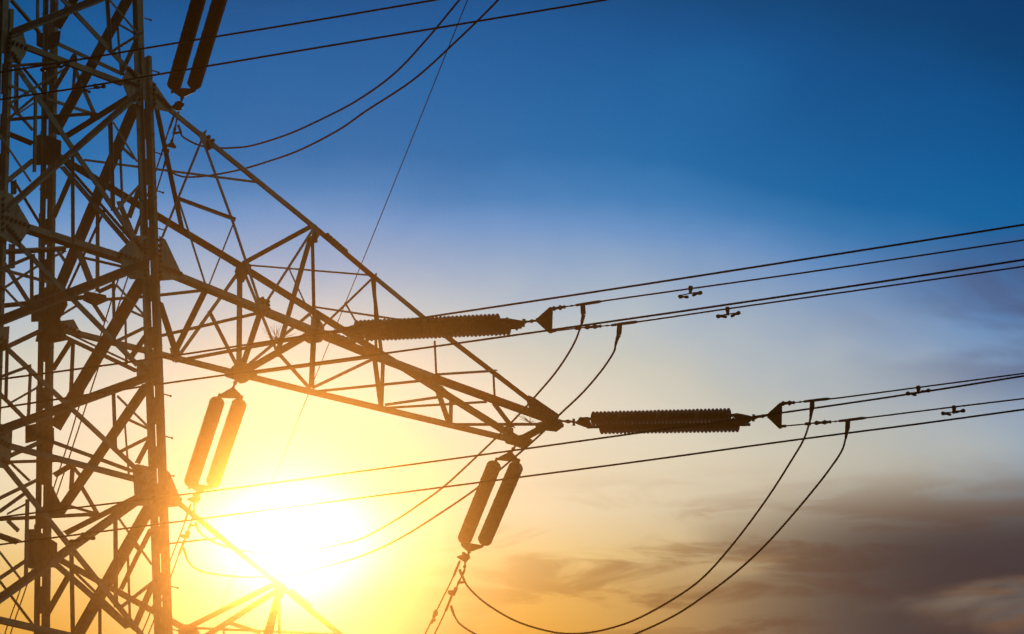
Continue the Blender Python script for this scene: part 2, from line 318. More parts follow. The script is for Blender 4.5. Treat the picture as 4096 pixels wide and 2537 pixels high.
  ('secondary_brace', 'dark', 'R', [1.572, 0.741, 37.048], [1.599, 0.819, 36.137], 0.042, 0.042, 'g'),
  ('secondary_brace', 'dark', 'R', [1.628, -0.937, 35.023], [1.639, -1.547, 34.645], 0.065, 0.065, 'g'),
  ('secondary_brace', 'vert2', 'R', [1.625, -0.814, 34.974], [1.654, -0.912, 34.003], 0.022, 0.015, 'g'),
  ('secondary_brace', 'dark', 'R', [1.669, -1.493, 34.463], [1.677, -1.139, 34.16], 0.065, 0.065, 'g'),
  ('secondary_brace', 'vert2', 'R', [1.59, -0.829, 36.998], [1.617, -0.843, 36.067], 0.022, 0.022, 'g'),
  ('secondary_brace', 'dark', 'R', [1.603, -1.454, 36.421], [1.61, -1.018, 36.184], 0.073, 0.073, 'g'),
  ('secondary_brace', 'dark', 'R', [1.648, 1.409, 34.754], [1.647, 0.865, 34.777], 0.1, 0.1, 'g'),
  ('secondary_brace', 'dark', 'R', [1.645, 0.794, 34.733], [1.654, 0.504, 34.422], 0.066, 0.066, 'g'),
  ('secondary_brace', 'dark', 'R', [1.638, 0.777, 34.826], [1.653, 0.836, 34.31], 0.05, 0.05, 'g'),
  ('secondary_brace', 'dark', 'R', [1.647, 0.591, 34.374], [1.67, 0.019, 33.594], 0.074, 0.074, 'g'),
  ('secondary_brace', 'dark', 'R', [1.697, -1.254, 32.566], [1.713, -0.644, 32.005], 0.056, 0.056, 'g'),
  ('secondary_brace', 'dark', 'R', [1.717, -1.518, 32.836], [1.724, -1.23, 32.58], 0.064, 0.064, 'g'),
  ('secondary_brace', 'vert2', 'R', [1.716, -0.813, 32.708], [1.757, -0.855, 31.336], 0.029, 0.022, 'g'),
  ('secondary_brace', 'dark', 'R', [1.739, -1.537, 31.816], [1.756, -1.025, 31.247], 0.08, 0.08, 'g'),
  ('secondary_brace', 'dark', 'R', [1.707, 0.939, 32.759], [1.723, 1.665, 32.217], 0.082, 0.082, 'g'),
  ('secondary_brace', 'dark', 'R', [1.728, 0.011, 31.897], [1.748, 0.022, 31.229], 0.049, 0.049, 'g'),
  ('secondary_brace', 'dark', 'R', [1.699, -0.995, 32.744], [1.706, -1.242, 32.514], 0.064, 0.064, 'g'),
  ('diagonal_brace', 'lit', 'K', [0.544, 1.393, 43.822], [1.189, 1.409, 43.356], 0.031, 0.069, 'g'),
  ('diagonal_brace', 'dark', 'K', [0.508, 1.46, 41.664], [1.847, 1.421, 42.858], 0.077, 0.077, 'g'),
  ('horizontal_strut', 'dark', 'K', [0.499, 1.462, 42.471], [1.953, 1.445, 42.997], 0.068, 0.068, 'g'),
  ('horizontal_strut', 'dark', 'Z0', [0.255, 1.06, 41.17], [1.348, -0.067, 41.17], 0.068, 0.068, 'g'),
  ('horizontal_strut', 'dark', 'K', [0.329, 1.496, 41.195], [1.146, 1.498, 41.122], 0.11, 0.11, 'g'),
  ('secondary_brace', 'dark', 'K', [0.707, 1.449, 42.496], [0.743, 1.479, 41.602], 0.051, 0.051, 'g'),
  ('secondary_brace', 'lit', 'K', [1.171, 1.458, 42.093], [2.355, 1.459, 42.076], 0.046, 0.023, 'g'),
  ('secondary_brace', 'lit', 'K', [0.505, 1.463, 41.824], [1.121, 1.478, 41.383], 0.038, 0.03, 'g'),
  ('secondary_brace', 'dark', 'K', [0.835, 1.436, 42.54], [1.301, 1.448, 42.17], 0.043, 0.043, 'g'),
  ('secondary_brace', 'dark', 'K', [0.782, 1.508, 40.229], [1.359, 1.53, 39.57], 0.042, 0.042, 'g'),
  ('secondary_brace', 'dark', 'K', [0.759, 1.534, 40.295], [0.776, 1.542, 40.03], 0.076, 0.076, 'g'),
  ('diagonal_brace', 'dark', 'K', [0.434, 1.539, 40.027], [1.148, 1.514, 40.777], 0.152, 0.152, 'g'),
  ('horizontal_strut', 'dark', 'K', [0.513, 1.574, 38.824], [1.969, 1.559, 39.286], 0.126, 0.126, 'g'),
  ('horizontal_strut', 'dark', 'Z1', [0.424, 1.394, 37.69], [1.455, 0.126, 37.69], 0.097, 0.097, 'g'),
  ('horizontal_strut', 'dark', 'Z1', [1.747, 0.059, 37.686], [2.242, -0.468, 37.686], 0.059, 0.059, 'g'),
  ('secondary_brace', 'dark', 'K', [0.543, 1.587, 38.063], [1.366, 1.563, 38.791], 0.075, 0.075, 'g'),
  ('diagonal_brace', 'lit', 'K', [0.505, 1.56, 38.775], [1.182, 1.584, 38.046], 0.075, 0.023, 'g'),
  ('secondary_brace', 'lit', 'K', [0.515, 1.565, 38.511], [1.714, 1.564, 38.531], 0.045, 0.022, 'g'),
  ('secondary_brace', 'dark', 'K', [0.782, 1.574, 39.063], [0.8, 1.59, 38.597], 0.076, 0.076, 'g'),
  ('secondary_brace', 'dark', 'K', [1.618, 1.572, 39.008], [1.918, 1.566, 39.206], 0.059, 0.059, 'g'),
  ('secondary_brace', 'dark', 'K', [1.846, 1.604, 37.927], [2.265, 1.593, 38.272], 0.068, 0.068, 'g'),
  ('diagonal_brace', 'dark', 'K', [0.581, 1.633, 36.93], [1.539, 1.611, 37.599], 0.142, 0.142, 'g'),
  ('secondary_brace', 'dark', 'K', [0.858, 1.659, 36.004], [1.442, 1.644, 36.459], 0.058, 0.058, 'g'),
  ('diagonal_brace', 'lit', 'K', [0.635, 1.65, 36.178], [1.222, 1.662, 35.812], 0.067, 0.022, 'g'),
  ('diagonal_brace', 'dark', 'K', [0.911, 1.684, 35.028], [1.627, 1.668, 35.498], 0.133, 0.133, 'g'),
  ('horizontal_strut', 'dark', 'K', [0.914, 1.683, 34.924], [1.953, 1.674, 35.199], 0.066, 0.066, 'g'),
  ('secondary_brace', 'dark', 'K', [0.954, 1.711, 34.927], [1.367, 1.719, 34.687], 0.041, 0.041, 'g'),
  ('horizontal_strut', 'dark', 'K', [0.754, 1.753, 33.544], [1.197, 1.754, 33.508], 0.124, 0.124, 'g'),
  ('horizontal_strut', 'dark', 'Z2', [0.335, 1.087, 33.524], [1.498, -0.056, 33.524], 0.073, 0.073, 'g'),
  ('diagonal_brace', 'dark', 'K', [0.738, 1.723, 34.196], [1.502, 1.706, 34.717], 0.107, 0.107, 'g'),
  ('secondary_brace', 'dark', 'K', [0.935, 1.727, 33.965], [1.299, 1.718, 34.226], 0.05, 0.05, 'g'),
  ('secondary_brace', 'lit', 'K', [0.937, 1.726, 33.856], [1.177, 1.731, 33.714], 0.059, 0.029, 'g'),
  ('secondary_brace', 'lit', 'R', [1.649, 1.478, 34.311], [1.668, 0.131, 33.654], 0.037, 0.015, 'g'),
  ('diagonal_brace', 'dark', 'K', [0.779, 1.756, 32.704], [1.33, 1.741, 33.168], 0.115, 0.115, 'g'),
  ('secondary_brace', 'dark', 'K', [0.819, 1.784, 32.721], [1.544, 1.805, 32.072], 0.041, 0.041, 'g'),
  ('crossarm_chord', 'lit', 'AF', [1.959, -1.478, 40.957], [5.554, -1.079, 39.728], 0.082, 0.037, 'g'),
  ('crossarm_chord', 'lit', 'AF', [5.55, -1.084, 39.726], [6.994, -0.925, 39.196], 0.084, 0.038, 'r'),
  ('crossarm_chord', 'lit', 'AF', [6.99, -0.93, 39.194], [8.789, -0.731, 38.561], 0.092, 0.015, 'g'),
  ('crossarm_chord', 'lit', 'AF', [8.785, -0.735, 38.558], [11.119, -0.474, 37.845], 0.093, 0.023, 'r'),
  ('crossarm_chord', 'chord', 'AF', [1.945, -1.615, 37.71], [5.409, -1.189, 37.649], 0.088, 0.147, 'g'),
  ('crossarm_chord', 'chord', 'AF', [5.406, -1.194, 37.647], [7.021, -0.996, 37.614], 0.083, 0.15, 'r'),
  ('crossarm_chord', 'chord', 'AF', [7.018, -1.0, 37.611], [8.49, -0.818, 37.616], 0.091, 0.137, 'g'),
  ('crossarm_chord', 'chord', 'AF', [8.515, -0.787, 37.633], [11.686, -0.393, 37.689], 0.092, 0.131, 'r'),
  ('crossarm_chord', 'dark', 'AK', [1.556, 1.498, 41.071], [5.607, 1.223, 39.795], 0.145, 0.145, 'g'),
  ('crossarm_chord', 'dark', 'AK', [5.604, 1.219, 39.793], [8.668, 1.013, 38.756], 0.139, 0.139, 'g'),
  ('crossarm_chord', 'dark', 'AK', [8.665, 1.009, 38.753], [11.714, 0.804, 37.727], 0.149, 0.149, 'g'),
  ('crossarm_chord', 'chord', 'AK', [1.911, 1.577, 37.704], [5.587, 1.287, 37.679], 0.075, 0.098, 'g'),
  ('crossarm_chord', 'chord', 'AK', [5.585, 1.283, 37.677], [7.118, 1.162, 37.67], 0.069, 0.107, 'g'),
  ('crossarm_chord', 'chord', 'AK', [7.115, 1.158, 37.668], [11.734, 0.792, 37.685], 0.07, 0.108, 'g'),
  ('crossarm_brace', 'vert', 'AF', [2.846, -1.4, 40.741], [1.781, -1.622, 38.282], 0.022, 0.052, 'g'),
  ('crossarm_brace', 'lit', 'AF', [2.894, -1.375, 40.491], [3.54, -1.344, 39.176], 0.045, 0.015, 'g'),
  ('crossarm_brace', 'lit', 'AF', [3.537, -1.348, 39.173], [4.168, -1.324, 37.718], 0.045, 0.015, 'g'),
  ('crossarm_brace', 'rise', 'AF', [2.193, -1.546, 39.177], [3.553, -1.377, 39.208], 0.03, 0.03, 'g'),
  ('crossarm_brace', 'dark', 'AF', [1.732, -1.519, 40.817], [4.299, 1.304, 40.198], 0.052, 0.052, 'g'),
  ('crossarm_brace', 'lit', 'AF', [2.238, -1.521, 39.158], [2.835, -1.5, 37.724], 0.03, 0.011, 'g'),
  ('crossarm_brace', 'vert', 'AF', [3.513, -1.37, 39.11], [2.87, -1.503, 37.635], 0.019, 0.022, 'g'),
  ('crossarm_brace', 'lit', 'K', [2.233, 1.483, 41.107], [4.114, -1.261, 40.151], 0.038, 0.015, 'g'),
  ('crossarm_brace', 'dark', 'AK', [5.642, 1.193, 39.878], [5.46, -1.115, 39.714], 0.085, 0.085, 'g'),
  ('crossarm_brace', 'vert', 'AF', [5.515, -1.08, 39.717], [4.17, -1.322, 37.662], 0.038, 0.053, 'g'),
  ('crossarm_brace', 'dark', 'AF', [5.442, -1.101, 39.506], [5.606, 0.126, 37.698], 0.061, 0.061, 'g'),
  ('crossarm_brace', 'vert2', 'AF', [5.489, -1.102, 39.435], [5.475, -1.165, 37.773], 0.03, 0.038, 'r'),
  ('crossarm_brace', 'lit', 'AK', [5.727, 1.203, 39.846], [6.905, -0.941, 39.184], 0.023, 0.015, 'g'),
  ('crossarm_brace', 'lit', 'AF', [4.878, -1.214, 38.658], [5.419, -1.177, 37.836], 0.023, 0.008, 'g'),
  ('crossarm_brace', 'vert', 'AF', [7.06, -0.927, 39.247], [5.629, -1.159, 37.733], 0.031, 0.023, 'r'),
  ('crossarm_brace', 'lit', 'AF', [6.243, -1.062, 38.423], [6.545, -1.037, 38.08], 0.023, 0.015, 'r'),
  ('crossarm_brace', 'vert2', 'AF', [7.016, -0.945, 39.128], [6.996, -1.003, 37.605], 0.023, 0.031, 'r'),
  ('crossarm_brace', 'dark', 'AF', [6.976, -0.922, 39.117], [8.685, 1.024, 38.627], 0.038, 0.038, 'g'),
  ('crossarm_brace', 'lit', 'AK', [7.201, 1.112, 39.355], [8.149, -0.8, 38.614], 0.031, 0.016, 'g'),
  ('crossarm_brace', 'dark', 'AK', [5.548, 1.231, 39.562], [5.58, 1.29, 37.828], 0.077, 0.077, 'g'),
  ('crossarm_brace', 'lit', 'AK', [5.516, 1.227, 39.653], [4.344, 1.386, 37.779], 0.054, 0.046, 'g'),
  ('crossarm_brace', 'lit', 'AK', [5.628, 1.212, 39.72], [6.437, 1.202, 38.183], 0.046, 0.015, 'g'),
  ('crossarm_brace', 'dark', 'AK', [6.415, 1.197, 38.243], [7.099, 1.162, 37.708], 0.062, 0.062, 'g'),
  ('crossarm_brace', 'dark', 'AK', [4.908, 1.295, 38.742], [5.534, 1.279, 37.796], 0.061, 0.061, 'g'),
  ('crossarm_brace', 'dark', 'Z1', [2.949, -1.317, 37.674], [4.081, 1.183, 37.674], 0.074, 0.074, 'g'),
  ('crossarm_brace', 'dark', 'Z1', [2.646, -0.379, 37.702], [4.181, 1.286, 37.702], 0.074, 0.074, 'g'),
  ('crossarm_brace', 'dark', 'Z1', [3.463, 0.858, 37.698], [4.296, -1.061, 37.698], 0.06, 0.06, 'g'),
  ('crossarm_brace', 'dark', 'Z1', [4.351, 1.592, 37.694], [5.593, -0.704, 37.694], 0.069, 0.069, 'g'),
  ('horizontal_strut', 'dark', 'Z1', [2.406, -0.644, 37.69], [2.962, -1.35, 37.69], 0.059, 0.059, 'g'),
  ('crossbeam', 'dark', 'Z1', [5.621, 1.138, 37.686], [5.546, -1.044, 37.686], 0.13, 0.13, 'g'),
  ('crossarm_brace', 'dark', 'Z1', [4.32, -1.078, 37.682], [5.458, 1.005, 37.682], 0.067, 0.067, 'g'),
  ('crossarm_brace', 'lit', 'AK', [5.756, 1.259, 37.862], [7.188, 1.095, 39.303], 0.046, 0.015, 'g'),
  ('crossarm_brace', 'dark', 'Z1', [5.766, 1.142, 37.674], [7.13, -0.829, 37.674], 0.077, 0.077, 'g'),
  ('crossarm_brace', 'dark', 'Z1', [5.545, -1.045, 37.702], [7.116, 1.134, 37.702], 0.06, 0.06, 'g'),
  ('crossarm_brace', 'lit', 'AK', [7.164, 1.172, 37.736], [8.515, 1.033, 38.63], 0.046, 0.015, 'g'),
  ('crossarm_brace', 'dark', 'Z1', [7.224, 1.253, 37.694], [8.552, -0.391, 37.694], 0.054, 0.054, 'g'),
  ('crossarm_brace', 'dark', 'AK', [8.694, 1.01, 38.676], [8.674, 1.047, 37.666], 0.055, 0.055, 'g'),
  ('crossarm_brace', 'dark', 'Z1', [7.134, -0.75, 37.686], [8.673, 1.058, 37.686], 0.053, 0.053, 'g'),
  ('crossarm_brace', 'lit', 'AK', [8.75, 1.03, 37.747], [10.033, 0.912, 38.196], 0.039, 0.016, 'g'),
  ('crossarm_brace', 'dark', 'Z1', [8.723, 1.073, 37.678], [10.093, -0.312, 37.678], 0.047, 0.047, 'g'),
  ('crossarm_brace', 'dark', 'Z1', [8.977, -0.247, 37.674], [10.151, 0.895, 37.674], 0.062, 0.062, 'g'),
  ('crossarm_brace', 'dark', 'AK', [10.226, 0.915, 38.262], [10.223, 0.935, 37.705], 0.055, 0.055, 'g'),
  ('crossarm_brace', 'dark', 'Z1', [10.301, 0.959, 37.698], [11.672, -0.075, 37.698], 0.063, 0.063, 'g'),
  ('crossarm_brace', 'dark', 'Z1', [10.28, -0.302, 37.694], [11.3, 0.417, 37.694], 0.062, 0.062, 'g'),
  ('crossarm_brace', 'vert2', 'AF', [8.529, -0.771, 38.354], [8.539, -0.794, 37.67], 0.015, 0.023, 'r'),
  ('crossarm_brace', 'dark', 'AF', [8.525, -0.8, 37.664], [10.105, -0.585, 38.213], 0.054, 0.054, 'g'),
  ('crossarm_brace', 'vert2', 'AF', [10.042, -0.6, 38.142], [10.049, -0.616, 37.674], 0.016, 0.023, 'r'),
  ('crossbeam', 'dark', 'Z1', [11.73, 0.825, 37.678], [11.669, -0.414, 37.678], 0.151, 0.151, 'g'),
  ('crossarm_chord', 'lit', 'NF', [2.051, -1.759, 33.388], [4.396, -1.436, 32.526], 0.086, 0.029, 'g'),
  ('crossarm_chord', 'lit', 'NF', [4.42, -1.403, 32.541], [7.543, -0.972, 31.422], 0.087, 0.029, 'g'),
  ('crossarm_chord', 'dark', 'NK', [1.848, 1.742, 33.432], [4.525, 1.488, 32.573], 0.126, 0.126, 'g'),
  ('crossarm_chord', 'dark', 'NK', [4.523, 1.484, 32.571], [6.81, 1.271, 31.755], 0.127, 0.127, 'g'),
  ('crossarm_brace', 'dark', 'NF', [4.408, -1.419, 32.487], [4.613, 1.471, 32.579], 0.102, 0.102, 'g'),
  ('crossarm_brace', 'rise', 'NF', [4.602, -1.413, 32.517], [2.309, -1.825, 30.784], 0.051, 0.058, 'g'),
  ('crossarm_brace', 'dark', 'NF', [4.456, -1.428, 32.262], [6.134, 1.304, 32.499], 0.058, 0.058, 'g'),
  ('crossarm_brace', 'dark', 'NF', [4.481, -1.431, 32.189], [1.934, -4.609, 29.863], 0.036, 0.036, 'g'),
  ('crossarm_brace', 'vert2', 'NF', [4.492, -1.428, 32.332], [4.497, -1.471, 31.18], 0.029, 0.029, 'g'),
  ('crossarm_brace', 'rise', 'NF', [3.18, -1.665, 31.436], [4.008, -1.539, 31.454], 0.029, 0.029, 'g'),
  ('crossarm_brace', 'vert2', 'NF', [3.173, -1.638, 31.412], [3.168, -1.663, 30.765], 0.014, 0.022, 'g'),
  ('crossarm_brace', 'dark', 'NK', [4.684, 1.467, 32.577], [6.194, -1.163, 31.989], 0.052, 0.052, 'g'),
  ('crossarm_brace', 'dark', 'R', [1.717, -2.023, 32.409], [3.093, -1.6, 32.963], 0.036, 0.036, 'g'),
]
PLATES = [
  ('F', [[-1.429, -1.567, 41.399], [-1.144, -1.567, 41.41], [-1.055, -1.576, 41.15], [-1.098, -1.581, 40.99], [-1.219, -1.588, 40.777], [-1.481, -1.589, 40.749]], [[-1.414, -1.57, 41.31], [-1.423, -1.573, 41.216], [-1.432, -1.576, 41.121], [-1.441, -1.58, 41.027], [-1.451, -1.583, 40.933], [-1.46, -1.586, 40.839], [-1.363, -1.576, 41.149], [-1.277, -1.576, 41.14], [-1.191, -1.576, 41.132], [-1.105, -1.576, 41.124], [-1.373, -1.583, 40.928], [-1.332, -1.585, 40.878], [-1.292, -1.586, 40.828], [-1.251, -1.588, 40.778]], [0.0, -0.9995, 0.033], 0.0, 0.016),
  ('F', [[1.068, -1.569, 41.418], [1.351, -1.572, 41.324], [1.345, -1.592, 40.722], [1.074, -1.59, 40.778], [0.929, -1.579, 41.102]], [[1.074, -1.57, 41.367], [1.121, -1.571, 41.335], [1.167, -1.572, 41.304], [1.214, -1.574, 41.272], [1.008, -1.579, 41.094], [1.08, -1.579, 41.095], [1.152, -1.579, 41.095], [1.224, -1.579, 41.096], [1.281, -1.576, 41.187], [1.286, -1.579, 41.099], [1.291, -1.582, 41.011], [1.296, -1.585, 40.923], [1.301, -1.588, 40.835], [1.222, -1.586, 40.895], [1.193, -1.588, 40.834], [1.164, -1.59, 40.773]], [0.0, -0.9995, 0.033], 0.0, 0.016),
  ('F', [[-1.644, -1.676, 38.233], [-1.364, -1.677, 38.211], [-1.012, -1.692, 37.755], [-1.016, -1.696, 37.623], [-1.188, -1.706, 37.334], [-1.263, -1.708, 37.254], [-1.64, -1.705, 37.35]], [[-1.47, -1.693, 37.728], [-1.383, -1.693, 37.72], [-1.297, -1.693, 37.712], [-1.211, -1.693, 37.704], [-1.124, -1.694, 37.696], [-1.037, -1.694, 37.688], [-1.469, -1.698, 37.568], [-1.419, -1.699, 37.525], [-1.369, -1.701, 37.483], [-1.32, -1.702, 37.44], [-1.27, -1.703, 37.398], [-1.22, -1.705, 37.356], [-1.557, -1.681, 38.066], [-1.559, -1.685, 37.949], [-1.56, -1.689, 37.831], [-1.562, -1.693, 37.714], [-1.564, -1.697, 37.598], [-1.565, -1.701, 37.481]], [0.0, -0.9995, 0.033], 0.0, 0.016),
  ('F', [[1.185, -1.681, 38.131], [1.443, -1.679, 38.192], [1.435, -1.707, 37.352], [1.078, -1.71, 37.266], [0.934, -1.706, 37.379], [0.836, -1.695, 37.718]], [[0.892, -1.696, 37.683], [0.981, -1.696, 37.676], [1.07, -1.696, 37.67], [1.159, -1.697, 37.664], [1.248, -1.697, 37.658], [1.337, -1.697, 37.652], [1.184, -1.684, 38.059], [1.229, -1.685, 38.01], [1.273, -1.687, 37.961], [1.317, -1.688, 37.911], [1.386, -1.683, 38.074], [1.387, -1.686, 37.992], [1.387, -1.689, 37.91], [1.388, -1.691, 37.829], [1.388, -1.694, 37.747], [1.389, -1.697, 37.666], [1.39, -1.699, 37.584], [1.39, -1.702, 37.503], [1.391, -1.705, 37.422]], [0.0, -0.9995, 0.033], 0.0, 0.016),
  ('F', [[-1.627, -1.758, 35.626], [-1.404, -1.755, 35.714], [-1.424, -1.766, 35.374], [-1.498, -1.769, 35.292], [-1.625, -1.769, 35.292]], [[-1.573, -1.764, 35.434], [-1.572, -1.768, 35.316], [-1.503, -1.765, 35.403], [-1.487, -1.767, 35.338]], [0.0, -0.9995, 0.033], 0.0, 0.016),
  ('F', [[1.212, -1.757, 35.718], [1.334, -1.755, 35.784], [1.511, -1.756, 35.755], [1.508, -1.766, 35.445], [1.209, -1.768, 35.368]], [[1.3, -1.758, 35.681], [1.344, -1.759, 35.652], [1.388, -1.76, 35.624], [1.455, -1.758, 35.701], [1.458, -1.76, 35.622], [1.461, -1.763, 35.542], [1.464, -1.765, 35.463]], [0.0, -0.9995, 0.033], 0.0, 0.016),
  ('F', [[-1.62, -1.82, 33.871], [-1.451, -1.82, 33.865], [-1.341, -1.822, 33.795], [-1.355, -1.832, 33.502], [-1.385, -1.842, 33.206], [-1.469, -1.846, 33.086], [-1.615, -1.847, 33.064]], [[-1.566, -1.831, 33.547], [-1.497, -1.831, 33.525], [-1.428, -1.832, 33.504], [-1.532, -1.841, 33.228], [-1.485, -1.842, 33.201], [-1.437, -1.843, 33.174]], [0.0, -0.9995, 0.033], 0.0, 0.016),
  ('F', [[1.127, -1.826, 33.761], [1.182, -1.824, 33.804], [1.549, -1.824, 33.824], [1.541, -1.847, 33.117], [1.175, -1.85, 33.034], [1.14, -1.844, 33.217], [1.114, -1.831, 33.601]], [[1.212, -1.835, 33.488], [1.278, -1.835, 33.487], [1.343, -1.835, 33.487], [1.409, -1.835, 33.486], [1.181, -1.828, 33.696], [1.219, -1.828, 33.685], [1.257, -1.828, 33.675], [1.5, -1.825, 33.773], [1.502, -1.829, 33.672], [1.505, -1.832, 33.571], [1.508, -1.835, 33.47], [1.51, -1.838, 33.37], [1.513, -1.842, 33.269], [1.515, -1.845, 33.169]], [0.0, -0.9995, 0.033], 0.0, 0.016),
  ('AF', [[1.62, -1.553, 41.299], [2.027, -1.516, 40.938], [2.005, -1.524, 40.816], [1.612, -1.574, 40.751]], [[1.618, -1.557, 41.214], [1.62, -1.56, 41.12], [1.622, -1.563, 41.025], [1.624, -1.566, 40.931], [1.626, -1.57, 40.836], [1.703, -1.553, 41.032], [1.76, -1.547, 41.006], [1.818, -1.541, 40.979], [1.875, -1.535, 40.952], [1.932, -1.529, 40.926], [1.989, -1.522, 40.899]], [0.1224, -0.9918, 0.0364], 0.0, 0.016),
  ('AF', [[1.724, -1.653, 38.28], [1.859, -1.638, 38.251], [2.215, -1.613, 37.727], [2.212, -1.618, 37.599], [1.711, -1.687, 37.408]], [[1.705, -1.659, 38.181], [1.706, -1.663, 38.078], [1.707, -1.667, 37.976], [1.708, -1.67, 37.874], [1.709, -1.674, 37.772], [1.71, -1.677, 37.67], [1.711, -1.681, 37.568], [1.712, -1.685, 37.466], [1.801, -1.665, 37.688], [1.878, -1.656, 37.688], [1.954, -1.647, 37.688], [2.031, -1.637, 37.687], [2.107, -1.628, 37.687], [2.184, -1.618, 37.687]], [0.1224, -0.9918, 0.0364], 0.0, 0.016),
  ('NF', [[1.816, -1.803, 33.851], [1.89, -1.793, 33.823], [2.16, -1.769, 33.375], [2.103, -1.782, 33.26], [1.805, -1.831, 33.159]], [[1.859, -1.812, 33.45], [1.921, -1.803, 33.433], [1.982, -1.794, 33.416], [2.044, -1.786, 33.399], [2.106, -1.777, 33.383]], [0.1498, -0.988, 0.0371], 0.0, 0.016),
  ('AF', [[2.75, -1.443, 40.682], [3.028, -1.412, 40.596], [2.973, -1.426, 40.397], [2.916, -1.434, 40.363], [2.783, -1.447, 40.45], [2.709, -1.452, 40.551]], [[2.901, -1.426, 40.617], [3.002, -1.415, 40.577], [2.873, -1.434, 40.501], [2.891, -1.434, 40.449], [2.909, -1.433, 40.397]], [0.1224, -0.9918, 0.0364], 0.0, 0.016),
  ('AF', [[5.372, -1.15, 39.683], [5.518, -1.129, 39.741], [5.631, -1.122, 39.575], [5.493, -1.146, 39.37], [5.428, -1.153, 39.403], [5.421, -1.148, 39.57]], [[5.472, -1.143, 39.523], [5.474, -1.145, 39.474], [5.477, -1.146, 39.425], [5.48, -1.148, 39.377]], [0.1224, -0.9918, 0.0364], 0.0, 0.016),
  ('AF', [[4.073, -1.38, 37.826], [4.317, -1.349, 37.845], [4.307, -1.357, 37.68], [4.157, -1.378, 37.613], [4.08, -1.387, 37.61]], [[4.124, -1.374, 37.81], [4.135, -1.376, 37.73], [4.264, -1.358, 37.792], [4.269, -1.36, 37.72], [4.273, -1.362, 37.649]], [0.1224, -0.9918, 0.0364], 0.0, 0.016),
  ('AF', [[5.352, -1.225, 37.815], [5.453, -1.209, 37.888], [5.556, -1.199, 37.836], [5.657, -1.19, 37.741], [5.654, -1.193, 37.656], [5.327, -1.236, 37.598]], [[5.479, -1.207, 37.875], [5.477, -1.209, 37.811], [5.475, -1.212, 37.748], [5.472, -1.215, 37.684]], [0.1224, -0.9918, 0.0364], 0.0, 0.016),
  ('Z1', [[5.514, -0.651, 37.706], [5.497, -1.023, 37.706], [5.723, -1.101, 37.706], [5.943, -0.76, 37.706], [5.934, -0.693, 37.706], [5.809, -0.542, 37.706]], [], [-0.0, -0.0, -1.0], 0.0, 0.03),
  ('X1', [[5.487, 1.233, 39.749], [5.487, 0.953, 39.797], [5.487, 0.771, 39.592], [5.487, 1.016, 39.361], [5.487, 1.198, 39.416], [5.487, 1.282, 39.671]], [], [-1.0, -0.0, -0.0], 0.0, 0.016),
  ('X2', [[4.186, 1.486, 37.88], [4.186, 1.186, 37.734], [4.186, 1.167, 37.54], [4.186, 1.381, 37.562]], [], [-1.0, -0.0, -0.0], 0.0, 0.016),
  ('Z1', [[5.486, 1.58, 37.708], [5.349, 1.161, 37.708], [5.328, 0.903, 37.708], [5.524, 0.91, 37.708], [5.715, 1.074, 37.708], [5.909, 1.176, 37.708], [5.942, 1.583, 37.708], [5.893, 1.68, 37.708], [5.683, 1.589, 37.708]], [], [-0.0, -0.0, -1.0], 0.0, 0.04),
  ('R', [[1.353, 1.782, 43.58], [1.359, 1.473, 43.37], [1.362, 1.012, 43.269], [1.37, 1.066, 43.014], [1.37, 1.271, 43.011], [1.368, 1.511, 43.074], [1.362, 1.785, 43.28]], [], [-0.9996, 0.0, -0.0295], 0.0, 0.016),
  ('R', [[1.421, 1.843, 41.473], [1.422, 1.638, 41.457], [1.433, 1.029, 41.077], [1.443, 1.05, 40.729], [1.444, 1.304, 40.7], [1.438, 1.848, 40.905]], [], [-0.9996, 0.0, -0.0295], 0.0, 0.016),
  ('K', [[1.85, 1.573, 37.832], [2.119, 1.57, 37.932], [2.245, 1.575, 37.77], [1.971, 1.579, 37.655], [1.852, 1.579, 37.665]], [[1.876, 1.576, 37.757], [1.962, 1.576, 37.745], [2.048, 1.576, 37.734], [2.134, 1.577, 37.723], [2.22, 1.577, 37.712]], [-0.0, -0.9995, -0.033], 0.0, 0.016),
  ('R', [[1.522, 1.664, 37.923], [1.53, 1.13, 37.674], [1.536, 0.999, 37.445], [1.546, 0.87, 37.137], [1.543, 1.302, 37.235], [1.536, 1.87, 37.452]], [], [-0.9996, 0.0, -0.0295], 0.0, 0.016),
  ('R', [[1.507, 1.996, 38.371], [1.512, 0.987, 38.219], [1.524, 0.859, 37.806], [1.53, 1.128, 37.611], [1.522, 1.999, 37.879]], [], [-0.9996, 0.0, -0.0295], 0.0, 0.016),
  ('R', [[1.527, 0.336, 37.897], [1.536, -0.315, 37.585], [1.54, -0.378, 37.452], [1.539, 0.014, 37.485], [1.532, 0.372, 37.717]], [], [-0.9996, 0.0, -0.0295], 0.0, 0.016),
  ('R', [[1.583, 2.205, 35.95], [1.585, 1.87, 35.879], [1.594, 1.872, 35.554], [1.592, 2.208, 35.617]], [[1.586, 2.021, 35.848], [1.588, 2.03, 35.761], [1.591, 2.039, 35.673]], [-0.9996, 0.0, -0.0295], 0.0, 0.016),
  ('R', [[1.587, 1.684, 35.736], [1.59, 1.319, 35.616], [1.598, 1.315, 35.354], [1.603, 1.39, 35.179], [1.606, 1.69, 35.076]], [], [-0.9996, 0.0, -0.0295], 0.0, 0.016),
  ('R', [[1.637, 2.196, 33.986], [1.639, 1.897, 33.893], [1.653, 1.241, 33.432], [1.666, 1.246, 32.982], [1.659, 2.102, 33.224], [1.656, 2.201, 33.333]], [], [-0.9996, 0.0, -0.0295], 0.0, 0.016),
